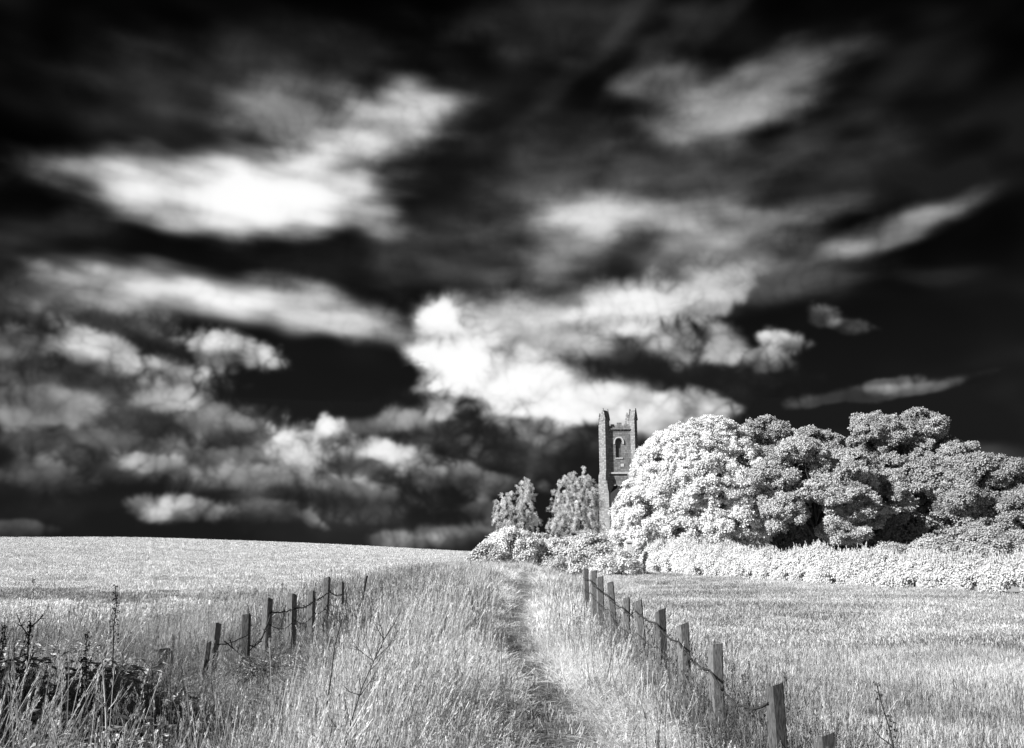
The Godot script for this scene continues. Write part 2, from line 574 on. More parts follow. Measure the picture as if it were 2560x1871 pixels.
# ---------------------------------------------------------------- church
func build_church():
	var base_y := 1.2
	var c := thing("church", "stone church with slender square tower rising behind the pale round tree", "church", Vector3(22.3, 0, -180))
	var half := 2.9
	var zf := half     # front face, towards the track
	# tower shaft, hollow enough to hold a belfry opening
	var st := begin()
	var top := 28.0
	# front wall with a pointed-round arched opening, between the other three walls
	var wx := -0.20
	var ww := 0.69
	var outline := PackedVector2Array()
	box(st, Vector3(-half, base_y - 2, -half), Vector3(half, top, -half + 0.6))
	box(st, Vector3(-half, base_y - 2, -half + 0.6), Vector3(-half + 0.6, top, half - 0.6))
	box(st, Vector3(half - 0.6, base_y - 2, -half + 0.6), Vector3(half, top, half - 0.6))
	box(st, Vector3(-half, base_y - 2, half - 0.6), Vector3(half, 21.9, half))
	box(st, Vector3(-half, 21.9, half - 0.6), Vector3(wx - ww, top, half))
	box(st, Vector3(wx + ww, 21.9, half - 0.6), Vector3(half, top, half))
	# spandrel over the arch
	outline.append(Vector2(wx - ww, top))
	outline.append(Vector2(wx - ww, 25.1))
	for i in range(1, 12):
		var a := PI - PI * i / 12.0
		outline.append(Vector2(wx + cos(a) * ww, 25.1 + sin(a) * 0.82))
	outline.append(Vector2(wx + ww, 25.1))
	outline.append(Vector2(wx + ww, top))
	prism(st, outline, half, half - 0.6)
	box(st, Vector3(-half + 0.6, 27.4, -half + 0.6), Vector3(half - 0.6, 27.9, half - 0.6))
	put(flat(st), "tower", M.stone, c)
	# belfry window
	var win := Node3D.new()
	win.name = "belfry_window"
	c.add_child(win)
	var k := begin()
	box(k, Vector3(wx - ww - 0.3, 21.5, half - 0.75), Vector3(wx + ww + 0.3, 26.3, half - 0.65))
	put(flat(k), "back_board", M.louvre, win)
	for i in 15:
		var y := 22.05 + i * 0.26
		var s := begin()
		var w := ww if y < 25.0 else ww * sqrt(maxf(0.05, 1.0 - pow((y - 25.05) / 0.86, 2.0)))
		if y > 25.75: continue
		var a := Vector3(wx - w, y, half - 0.32)
		quad(s, a, a + Vector3(0, 0.2, -0.24), a + Vector3(w * 2, 0.2, -0.24), a + Vector3(w * 2, 0, 0))
		quad(s, a + Vector3(0, -0.04, 0), a, a + Vector3(w * 2, 0, 0), a + Vector3(w * 2, -0.04, 0))
		put(flat(s), "louvre", M.louvre, win)
	k = begin()
	for side in [-1, 1]:
		box(k, Vector3(wx + side * ww - (0.14 if side > 0 else 0.0), 21.95, half - 0.3), Vector3(wx + side * ww + (0.14 if side < 0 else 0.0), 25.2, half - 0.12))
	put(flat(k), "jamb", M.stone, win)
	k = begin()
	var arc := PackedVector2Array()
	for i in 15:
		var a := PI - PI * i / 14.0
		arc.append(Vector2(wx + cos(a) * (ww + 0.36), 25.1 + sin(a) * 1.2))
	arc.append(Vector2(wx + ww + 0.36, 24.75))
	arc.append(Vector2(wx + ww + 0.12, 24.75))
	for i in 15:
		var a := PI * i / 14.0
		arc.append(Vector2(wx + cos(a) * (ww + 0.12), 25.1 + sin(a) * 0.95))
	arc.append(Vector2(wx - ww - 0.12, 24.75))
	arc.append(Vector2(wx - ww - 0.36, 24.75))
	prism(k, arc, half + 0.17, half - 0.05)
	put(flat(k), "hood_mould", M.stone_pale, win)
	k = begin()
	box(k, Vector3(wx - ww - 0.1, 21.72, half - 0.1), Vector3(wx + ww + 0.1, 21.93, half + 0.1))
	put(flat(k), "sill", M.stone_pale, win)
	# parapet with a stepped middle on each side
	for turn in 4:
		k = begin()
		var b := Basis(Vector3.UP, turn * PI / 2)
		var o2 := PackedVector2Array([Vector2(-half + 0.5, top), Vector2(-half + 0.5, 28.55), Vector2(-1.75, 28.55), Vector2(-1.75, 28.9), Vector2(-1.0, 28.9), Vector2(-1.0, 28.62), Vector2(-0.5, 28.62), Vector2(-0.5, 29.25), Vector2(0.5, 29.25), Vector2(0.5, 28.62), Vector2(1.0, 28.62), Vector2(1.0, 28.9), Vector2(1.75, 28.9), Vector2(1.75, 28.55), Vector2(half - 0.5, 28.55), Vector2(half - 0.5, top)])
		prism(k, o2, half + 0.02, half - 0.32, Transform3D(b, Vector3.ZERO))
		put(flat(k), "parapet", M.stone, c)
	for lev in [[27.78, 0.20, 0.24], [18.62, 0.30, 0.26], [16.2, 0.16, 0.2]]:
		k = begin()
		var e: float = half + lev[2]
		for s in [[Vector3(-e, lev[0], half + 0.003), Vector3(e, lev[0] + lev[1], e)], [Vector3(half + 0.003, lev[0], -half), Vector3(e, lev[0] + lev[1], half)], [Vector3(-e, lev[0], -half), Vector3(-half - 0.003, lev[0] + lev[1], half)]]:
			box(k, s[0], s[1])
		put(flat(k), "string_course", M.stone_pale if lev[0] < 27 else M.stone, c)
	# diagonal buttresses, each ending in a gabled pinnacle
	for turn in 4:
		var b := Basis(Vector3.UP, PI / 4 + turn * PI / 2)
		var corner := Vector3(0, 0, half * sqrt(2.0))
		var bt := begin()
		for seg in [[base_y - 2, 18.7, 0.92, 0.55], [18.7, 30.0, 0.66, 0.46]]:
			var x2: float = seg[3]
			var hi: float = seg[1]
			if seg[1] < 20:   # weathered set-off
				box(bt, corner + Vector3(-x2, seg[0], -0.75), corner + Vector3(x2, hi, seg[2]))
				var q := corner + Vector3(0, hi, 0)
				quad(bt, q + Vector3(-x2, 0, seg[2]), q + Vector3(-0.46, 0.75, 0.66), q + Vector3(0.46, 0.75, 0.66), q + Vector3(x2, 0, seg[2]))
				tri(bt, q + Vector3(-x2, 0, seg[2]), q + Vector3(-x2, 0, -0.5), q + Vector3(-0.46, 0.75, 0.66))
				tri(bt, q + Vector3(x2, 0, seg[2]), q + Vector3(0.46, 0.75, 0.66), q + Vector3(x2, 0, -0.5))
			else:
				box(bt, corner + Vector3(-x2, hi * 0 + seg[0], -0.8), corner + Vector3(x2, hi, seg[2]))
		var bm := flat(bt)
		var bo := put(bm, "buttress", M.stone, c)
		bo.basis = b
		# gabled cap: steep gable facing outwards, ridge running in
		var cap := begin()
		var g := PackedVector2Array([Vector2(-0.60, 29.7), Vector2(-0.60, 30.0), Vector2(-0.12, 32.2), Vector2(0.12, 32.2), Vector2(0.60, 30.0), Vector2(0.60, 29.7)])
		prism(cap, g, half * sqrt(2.0) + 0.76, half * sqrt(2.0) + 0.60)
		prism(cap, PackedVector2Array([Vector2(-0.46, 30.0), Vector2(-0.06, 31.8), Vector2(0.06, 31.8), Vector2(0.46, 30.0)]), half * sqrt(2.0) + 0.598, half * sqrt(2.0) - 0.70)
		prism(cap, g, half * sqrt(2.0) - 0.702, half * sqrt(2.0) - 0.86)
		var co := put(flat(cap), "gable_cap", M.stone, bo)
		co.position = Vector3.ZERO
	# small quatrefoil plaque above the string course
	k = begin()
	box(k, Vector3(0.1, 20.1, half - 0.02), Vector3(0.75, 20.7, half + 0.06))
	put(flat(k), "plaque", M.stone_pale, c)
	# the nave in front and to the right: slate roof over pale walls
	var nz0 := half + 0.05
	k = begin()
	box(k, Vector3(-2.3, base_y - 2, nz0), Vector3(24, 11.2, nz0 + 4.6))
	put(flat(k), "nave_wall", M.wall_pale, c)
	k = begin()
	var roof := PackedVector2Array([Vector2(0, 0), Vector2(0, 4.95), Vector2(0.2, 4.95), Vector2(5.1, 0.12), Vector2(5.1, 0)])
	prism(k, roof, -2.45, 24.2, Transform3D(Basis(Vector3(0, 0, 1), Vector3(0, 1, 0), Vector3(1, 0, 0)), Vector3(0, 11.25, nz0)))
	put(flat(k), "nave_roof", M.slate, c)
	k = begin()
	box(k, Vector3(-2.5, 11.05, nz0 + 5.0), Vector3(24.2, 11.22, nz0 + 5.16))
	put(flat(k), "gutter", M.slate, c)
	k = begin()
	var bb := Basis(Vector3.UP, -PI / 4)
	prism(k, PackedVector2Array([Vector2(-0.5, base_y - 2), Vector2(-0.5, 14.6), Vector2(-0.3, 15.2), Vector2(0, 17.3), Vector2(0.3, 15.2), Vector2(0.5, 14.6), Vector2(0.5, base_y - 2)]), 0.9, -0.9, Transform3D(bb, Vector3(-2.45, 0, nz0 + 1.2)))
	put(flat(k), "nave_buttress", M.stone, c)
	k = begin(true)
	tube(k, [Vector3(-1.9, 9.3, nz0 + 4.85), Vector3(-1.9, 9.7, nz0 + 4.85), Vector3(-1.9, 9.9, nz0 + 4.85), Vector3(-1.9, 10.5, nz0 + 4.85), Vector3(-1.9, 10.8, nz0 + 4.85), Vector3(-1.9, 11.0, nz0 + 4.85)], [0.12, 0.2, 0.3, 0.36, 0.16, 0.08], 8)
	put(flat(k), "finial", M.stone_pale, c)

# ---------------------------------------------------------------- trees and shrubs
var sprigs := {}

func sprig(kind: String, n: int, spread: float, size: float, droop: float) -> ArrayMesh:
	var st := begin()
	for i in n:
		var c := rdir() * spread * sqrt(rng.randf())
		c.y *= 0.55
		var nrm := (Vector3(0, 1, 0) + rdir() * 0.9).normalized()
		var along := nrm.cross(rdir()).normalized()
		along = (along + Vector3(0, -droop, 0)).normalized()
		var side := along.cross(nrm).normalized()
		var L := size * rr(0.7, 1.3)
		var w := L * rr(0.3, 0.45)
		var mid := c + along * L * 0.5
		quad(st, c, mid + side * w, c + along * L, mid - side * w)
	return flat(st)

func ell_out(lobes: Array, p: Vector3, skip: int) -> bool:
	for i in lobes.size():
		if i == skip: continue
		var l = lobes[i]
		var q: Vector3 = (p - l[0]) / (l[1] * 0.9)
		if q.length_squared() < 1.0: return false
	return true

# lobes: [centre, radii] in metres above the foot. Leaf clumps lie on the lobes' outer surfaces.
func make_tree(called: String, label: String, category: String, at: Vector3, lobes: Array, o: Dictionary, group := "") -> Node3D:
	var t := thing(called, label, category, at, group)
	if o.get("sub", 0) > 0:   # break each lobe into billows with gaps between
		var fine := []
		for l in lobes:
			for i in int(o.sub):
				var dir := rdir()
				if dir.y < -0.3 and rng.randf() < 0.6: dir.y = -dir.y
				var f: float = rr(0.22, 0.40)
				fine.append([l[0] + dir * l[1] * (rr(0.62, 1.12) - f * 0.55), l[1] * f * Vector3(rr(0.9, 1.2), rr(0.85, 1.15), rr(0.9, 1.2))])
		lobes = fine
	var clump: float = o.get("clump", 1.4)
	var per: int = o.get("per", 46)
	var tone: float = o.get("tone", 1.0)
	var droop: float = o.get("droop", 0.0)
	var mesh: Mesh = sprigs[o.get("sprig", "broad")]
	var scale_: float = o.get("scale", 1.0)
	var xfs := []
	var cols := []
	var tips := []
	for li in lobes.size():
		var l = lobes[li]
		var R: Vector3 = l[1]
		var area := 4.0 * PI * pow((pow(R.x * R.y, 1.6) + pow(R.x * R.z, 1.6) + pow(R.y * R.z, 1.6)) / 3.0, 1.0 / 1.6)
		var n := int(area / (clump * clump) * o.get("cover", 0.75))
		for i in n:
			var dir := rdir()
			if dir.y < -0.75: continue
			var p: Vector3 = l[0] + dir * R * (rr(0.86, 1.06) + (rr(0.0, 0.09) if rng.randf() < o.get("stray", 0.0) else 0.0))
			if not ell_out(lobes, p, li): continue
			if nz.get_noise_3dv(p * 0.24 + at) > o.get("holes", 0.9): continue
			var out := (dir / R).normalized()
			tips.append([p, l[0]])
			var cr := clump * rr(0.45, 1.5)
			var ctone := tone * rr(0.82, 1.12)
			var axis := (out + Vector3(0, 0.55, 0)).normalized()
			for s in per:
				var sd := rdir()
				if sd.dot(axis) < -0.35: continue
				var q := sd * cr * pow(rng.randf(), 0.35)
				q.y *= 0.62
				if droop > 0.0: q.y -= droop * Vector2(q.x, q.z).length() * 0.6
				var face := (sd * 0.6 + axis * 0.7 + rdir() * 0.35).normalized()
				var b := Basis(Quaternion(Vector3.UP, face)) * Basis(Vector3.UP, rr(0, TAU))
				xfs.append(Transform3D(b.scaled(Vector3.ONE * scale_ * rr(0.75, 1.25)), p + q))
				cols.append(ctone * rr(0.85, 1.15))
		# inner leaves, so that the crown is not a shell
		for i in int(n * per * o.get("inner", 0.12)):
			var p: Vector3 = l[0] + rdir() * R * 0.75 * pow(rng.randf(), 0.4)
			xfs.append(Transform3D(Basis(Quaternion(Vector3.UP, rdir())).scaled(Vector3.ONE * scale_), p))
			cols.append(tone * rr(0.7, 1.0))
	var crown := scatter("crown", mesh, o.get("material", M.leaf_pale), t, xfs, cols)
	crown.set_meta("kind", "stuff")
	# trunk and limbs
	var tr: float = o.get("trunk", 0.4)
	if tr > 0.0:
		var st := begin(true)
		var fork: float = o.get("fork", 3.0)
		var stems: int = o.get("stems", 1)
		for s in stems:
			var foot := Vector3(0, -0.4, 0) if stems == 1 else Vector3(rr(-0.5, 0.5) * clump, -0.4, rr(-0.5, 0.5) * clump)
			var head := Vector3(foot.x * 1.6 + rr(-0.3, 0.3), fork, foot.z * 1.6 + rr(-0.3, 0.3))
			tube(st, [foot, foot + Vector3(0, 0.5, 0), (foot + head) * 0.5 + Vector3(rr(-0.15, 0.15), 0, rr(-0.15, 0.15)), head, head + Vector3(rr(-0.3, 0.3), fork * 0.5, 0)], [tr * 1.5, tr * 1.1, tr * 0.95, tr * 0.8, tr * 0.5], 9)
		put(flat(st), "trunk", M.bark, t)
		var bs := begin(true)
		var many: int = min(tips.size(), int(o.get("limbs", 26)))
		for i in many:
			var tp = tips[i * tips.size() / many]
			var from := Vector3(rr(-0.2, 0.2), fork * rr(0.8, 1.25), rr(-0.2, 0.2))
			var to: Vector3 = tp[0]
			var mid := from.lerp(to, 0.45) + Vector3(rr(-0.4, 0.4), rr(0.0, 0.12) * from.distance_to(to), rr(-0.4, 0.4))
			tube(bs, [from, from.lerp(mid, 0.5) + rdir() * 0.2, mid, mid.lerp(to, 0.5) + rdir() * 0.3, to], [tr * 0.42, tr * 0.34, tr * 0.24, tr * 0.14, 0.02], 5)
		put(flat(bs), "limbs", M.bark, t)
	return t

func on_ground(x: float, z: float, sink := 0.0) -> Vector3:
	return Vector3(x, ground_y(x, z) - sink, z)

func lob(x: float, y: float, z: float, a: float, b: float, c: float) -> Array:
	return [Vector3(x, y, z), Vector3(a, b, c)]

func build_trees():
	sprigs.broad = sprig("broad", 13, 0.40, 0.29, 0.1)
	sprigs.spray = sprig("spray", 14, 0.46, 0.30, 0.45)
	sprigs.fine = sprig("fine", 30, 0.36, 0.10, 0.9)
	sprigs.bush = sprig("bush", 12, 0.26, 0.19, 0.1)
	# big pale tree beside the tower
	make_tree("beech_tree", "huge bright rounded tree with drooping pale sprays hiding the church nave", "tree", on_ground(24.2, -118),
		[lob(1.0, 9.0, 0, 8.4, 9.2, 8), lob(3.2, 13.0, 0.5, 5.6, 6.4, 5.5), lob(-1.4, 11.4, 1, 5.6, 6.4, 5.5), lob(-5.6, 6.2, 2.5, 4.6, 5.4, 4.5), lob(5.6, 9.5, 2, 4.8, 6.8, 5), lob(-3.5, 3.2, 5.0, 5.2, 3.4, 3.5), lob(3.0, 4.4, 5.0, 5.6, 4.2, 3.5), lob(-8.0, 3.8, 2.0, 2.6, 3.0, 3)],
		{"clump": 0.8, "per": 30, "scale": 0.8, "holes": 0.5, "sprig": "spray", "droop": 0.5, "cover": 1.35, "trunk": 0.6, "fork": 3.0, "material": M.leaf_pale, "tone": 1.08, "stray": 0.5})
	make_tree("sycamore_tree", "knobbly-topped tree rising just behind the huge bright tree", "tree", on_ground(41.5, -131),
		[lob(-2.2, 19.3, 0, 2.9, 2.3, 3), lob(2.6, 17.6, 0, 2.6, 2.2, 3), lob(6.2, 16.9, 0, 2.6, 2.4, 3), lob(0, 14, 0, 5, 4, 5), lob(4, 12, 1, 6, 5, 5), lob(-3, 9, 0, 6, 5, 5)],
		{"clump": 0.6, "per": 32, "scale": 0.7, "cover": 0.85, "holes": 0.3, "sub": 30, "inner": 0.05, "stray": 0.5, "trunk": 0.55, "fork": 6.0, "material": M.leaf_mid, "tone": 1.0})
	make_tree("sycamore_tree", "middle tree with layered bright clumps over a dark open hollow and forked trunk", "tree", on_ground(38.5, -111),
		[lob(-1.5, 12.5, 0, 4.2, 3.0, 4), lob(-5.0, 10.2, 1, 3.2, 2.8, 3), lob(3.6, 11.0, 1, 3.6, 2.8, 3.5), lob(1.0, 8.2, 3, 4.2, 2.2, 3), lob(-4.6, 6.4, 2.5, 2.6, 2.4, 2.5), lob(5.6, 6.5, 2, 3.6, 2.2, 3), lob(2.2, 4.2, 4, 2.6, 1.7, 2.2), lob(8.6, 8.2, 0, 3.4, 2.6, 3)],
		{"clump": 0.55, "per": 32, "scale": 0.68, "cover": 0.85, "holes": 0.3, "sub": 26, "inner": 0.05, "stray": 0.5, "trunk": 0.5, "fork": 3.6, "limbs": 34, "material": M.leaf_mid, "tone": 1.12})
	make_tree("sycamore_tree", "tallest dome-topped tree at the right with dark gaps between clumps", "tree", on_ground(56.0, -123),
		[lob(-2.6, 17.6, 0, 4.4, 3.4, 4), lob(2.4, 17.4, 0, 4.2, 3.6, 4), lob(5.8, 13.8, 1, 3.6, 3.6, 4), lob(-6.2, 13.2, 1, 3.6, 3.2, 3.5), lob(0, 12, 2.5, 5.6, 3.6, 4), lob(3, 8, 3, 5.2, 3.2, 3.5), lob(-4.5, 8.6, 3, 4.2, 3.0, 3.5), lob(8.5, 9.5, 1, 3.6, 3.2, 3.5)],
		{"clump": 0.6, "per": 32, "scale": 0.7, "cover": 0.85, "holes": 0.3, "sub": 30, "inner": 0.05, "stray": 0.5, "trunk": 0.6, "fork": 5.0, "limbs": 34, "material": M.leaf_mid, "tone": 0.95})
	make_tree("sycamore_tree", "duller broad tree running out of the picture at the right edge", "tree", on_ground(60.5, -107),
		[lob(-1.5, 10.4, 0, 4.6, 2.8, 4), lob(4.0, 9.0, 0, 4.2, 3.2, 4), lob(-5.2, 7.2, 1, 3.4, 2.8, 3), lob(1.5, 6.2, 3, 4.6, 2.6, 3), lob(6.8, 5.2, 2, 4.0, 3.0, 3), lob(-3.0, 3.6, 3, 3.0, 1.9, 2.5)],
		{"clump": 0.55, "per": 32, "scale": 0.68, "cover": 0.85, "holes": 0.3, "sub": 26, "inner": 0.05, "stray": 0.5, "trunk": 0.45, "fork": 3.2, "limbs": 30, "material": M.leaf_mid, "tone": 0.8})
	make_tree("sycamore_tree", "shadowy low tree filling the gap behind the middle tree's hollow", "tree", on_ground(47.5, -120),
		[lob(0, 6.0, 0, 5.0, 4.5, 4), lob(-5, 4.6, 0, 3.8, 3.4, 3), lob(4.6, 5.0, 1, 3.8, 3.4, 3), lob(-10.5, 5.0, 0, 3.8, 3.6, 3), lob(1.0, 2.6, 1, 5, 2.2, 2.5), lob(-8, 2.2, 1, 5, 2.2, 2.5), lob(9.5, 4.6, 0, 4.2, 3.6, 3), lob(15.5, 4.2, 0, 4.4, 3.4, 3), lob(11, 2.2, 1, 6, 2.2, 2.5)],
		{"clump": 1.1, "per": 34, "cover": 0.8, "trunk": 0.35, "fork": 2.6, "material": M.leaf_mid, "tone": 0.9})
	# low growth along the wood edge on the right
	var g := "low trees along the wood edge"
	for b in [[39.8, -92.0, 1.5, 2.1, 0.9, "small rounded shrub at the foot of the middle tree"], [43.4, -90.0, 1.9, 2.8, 0.95, "low bright shrub below the tall dome-topped tree"], [47.6, -88.0, 2.2, 3.3, 0.9, "bushy low tree above the hedge near the right edge"], [52.4, -88.0, 2.4, 3.2, 0.85, "low bushy tree cut off by the right edge of the picture"]]:
		make_tree("elder_shrub", b[5], "shrub", on_ground(b[0], b[1]), [lob(0, b[3] * 0.6, 0, b[2] * 1.2, b[3] * 0.6, b[2]), lob(b[2] * 0.8, b[3] * 0.45, 0.5, b[2] * 0.8, b[3] * 0.4, b[2] * 0.8), lob(-b[2] * 0.8, b[3] * 0.4, 0.5, b[2] * 0.8, b[3] * 0.4, b[2] * 0.8)],
			{"clump": 0.5, "per": 34, "cover": 0.9, "sprig": "bush", "scale": 0.95, "trunk": 0.1, "fork": 1.0, "stems": 3, "limbs": 10, "material": M.leaf_mid, "tone": b[4]}, g)
	# two feathery birches left of the tower
	weeping("birch_tree", "small feathery twin-topped birch standing left of the tower, farthest from it", on_ground(0.4, -105), [[-0.9, 7.4, 0.75], [1.2, 8.9, 0.8], [1.5, 7.7, 0.95], [-1.4, 6.3, 0.9], [0.9, 6.3, 1.1], [-1.3, 4.9, 1.2], [0.2, 4.6, 1.3], [1.7, 5.0, 1.0]], 0.95)
	weeping("birch_tree", "taller feathery weeping birch close beside the tower's left buttress", on_ground(7.6, -105), [[-0.5, 9.6, 1.0], [0.9, 10.1, 1.0], [2.0, 8.9, 1.2], [-1.1, 8.2, 1.2], [0.7, 7.6, 1.7], [-1.6, 6.6, 1.3], [1.8, 6.4, 1.4], [0.2, 5.6, 2.2], [-2.0, 4.6, 1.4], [1.8, 4.2, 1.8], [0, 3.6, 2.2]], 0.95)
	# shrubs closing the end of the track
	g = "shrubs at the end of the track"
	for b in [
		[-0.1, -71.0, 1.75, 2.8, 1.0, M.leaf_pale, "brightest rounded shrub at the left end of the shrub row"],
		[2.3, -73.0, 1.5, 2.5, 0.9, M.leaf_pale, "pale shrub between the two feathery birches"],
		[4.4, -71.0, 1.7, 2.7, 0.82, M.leaf_pale, "greyer leafy shrub in front of the taller birch"],
		[6.2, -70.0, 1.5, 3.0, 0.85, M.leaf_pale, "shadow-flecked shrub directly below the tower's left buttress"],
		[7.9, -69.0, 1.3, 1.9, 1.0, M.leaf_pale, "bright low shrub just left of the stone gate pier"],
		[-1.75, -66.0, 0.9, 1.6, 0.8, M.leaf_fine, "low dull bush on the skyline where the crop field ends"]]:
		make_tree("hawthorn_shrub", b[6], "shrub", on_ground(b[0], b[1], 0.1), [lob(0, b[3] * 0.6, 0, b[2], b[3] * 0.5, b[2]), lob(-b[2] * 0.6, b[3] * 0.4, 0.6, b[2] * 0.75, b[3] * 0.42, b[2] * 0.7), lob(b[2] * 0.6, b[3] * 0.42, 0.6, b[2] * 0.75, b[3] * 0.42, b[2] * 0.7)],
			{"clump": 0.45, "per": 34, "cover": 0.95, "sprig": "bush", "scale": 0.75, "trunk": 0.09, "fork": 1.0, "stems": 3, "limbs": 12, "material": b[5], "tone": b[4]}, g)
	# hedge between meadow and wood, in the lengths one can tell apart
	g = "hedge along the meadow"
	for b in [
		[12.0, -76.0, 14.6, -70.5, 3.0, 1.0, "hedge length beside the stone gate pier, whitest and most bushy"],
		[14.6, -70.3, 17.2, -62.8, 2.8, 0.95, "hedge length under the big pale tree with a dark gap at its right end"],
		[17.5, -61.8, 20.2, -55.2, 2.5, 0.9, "middle hedge length below the dark hollow, with feathery upright tips"],
		[20.2, -55.0, 23.4, -48.2, 2.35, 0.85, "hedge length with a shaded foot, second from the right edge"],
		[23.4, -48.0, 28.0, -40.0, 2.1, 0.8, "hedge length running out at the right edge, dark along its foot"]]:
		hedge(b, g)
	# an unseen hawthorn added outside the frame at the left to shade the near corner
	make_tree("added_shade_tree", "dense unseen hawthorn added beside the near left corner to shade the tall weeds", "tree", on_ground(-8.4, -4.0),
		[lob(0, 2.0, 0, 1.6, 1.6, 1.8), lob(0.3, 2.6, -1.4, 1.4, 1.2, 1.4), lob(-0.2, 2.0, 1.7, 1.5, 1.4, 1.5), lob(0.4, 1.3, -2.0, 1.3, 1.1, 1.2)],
		{"clump": 0.55, "per": 40, "cover": 1.0, "sprig": "bush", "trunk": 0.13, "fork": 1.1, "limbs": 20, "material": M.leaf_mid, "tone": 0.9})
	# stone gate pier at the end of the meadow
	var pier := thing("gate_pier", "pale square stone gate pier between the shrubs and the hedge", "gate pier", on_ground(9.95, -74.5, 0.1))
	var st := begin()
	box(st, Vector3(-0.24, -0.3, -0.24), Vector3(0.24, 2.75, 0.24))
	put(flat(st), "shaft", M.stone_pale, pier)
	st = begin()
	box(st, Vector3(-0.33, 2.753, -0.33), Vector3(0.33, 2.9, 0.33))
	var ap := Vector3(0, 3.15, 0)
	var q := [Vector3(-0.33, 2.9, 0.33), Vector3(0.33, 2.9, 0.33), Vector3(0.33, 2.9, -0.33), Vector3(-0.33, 2.9, -0.33)]
	for i in 4: tri(st, q[i], ap, q[(i + 1) % 4])
	put(flat(st), "cap_stone", M.stone_pale, pier)

# a birch whose fine twigs hang in curtains
func weeping(called: String, label: String, at: Vector3, tufts: Array, tone: float):
	var t := thing(called, label, "tree", at, "feathery birches")
	var st := begin(true)
	var xfs := []
	var cols := []
	var top: float = tufts[0][1]
	for f in tufts: top = maxf(top, f[1])
	tube(st, [Vector3(0, -0.4, 0), Vector3(0.05, top * 0.3, 0), Vector3(-0.05, top * 0.6, 0), Vector3(0.1, top * 0.85, 0)], [0.16, 0.12, 0.08, 0.03], 7)
	put(flat(st), "trunk", M.bark, t)
	st = begin(true)
	for f in tufts:
		var c := Vector3(f[0], f[1], rr(-0.5, 0.5))
		for i in int(19 * f[2] * f[2]) + 12:
			var dir := rdir()
			var q := pow(rng.randf(), 0.5)
			var out: Vector3 = c + Vector3(dir.x * f[2], dir.y * f[2] * 1.25, dir.z * f[2]) * q * rr(0.7, 1.45)
			if i % 9 == 0:
				var from := Vector3(0, f[1] * 0.62, 0)
				tube(st, [from, from.lerp(out, 0.5) + Vector3(0, 0.4, 0), out], [0.05, 0.03, 0.012], 4)
			var hang := rr(0.5, 1.7)
			var p := out
			var ct := tone * rr(0.75, 1.2)
			for k in int(hang / 0.14):
				p += Vector3(dir.x * 0.03 + rr(-0.06, 0.06) + (0.05 * dir.x if k < 3 else 0.0), -0.13 if k > 2 else 0.1, dir.z * 0.03 + rr(-0.06, 0.06))
				xfs.append(Transform3D(Basis(Vector3.UP, rr(0, TAU)).scaled(Vector3.ONE * rr(0.4, 0.8)), p))
				cols.append(ct * rr(0.85, 1.15))
	put(flat(st), "limbs", M.bark, t)
	scatter("crown", sprigs.fine, M.leaf_fine, t, xfs, cols).set_meta("kind", "stuff")

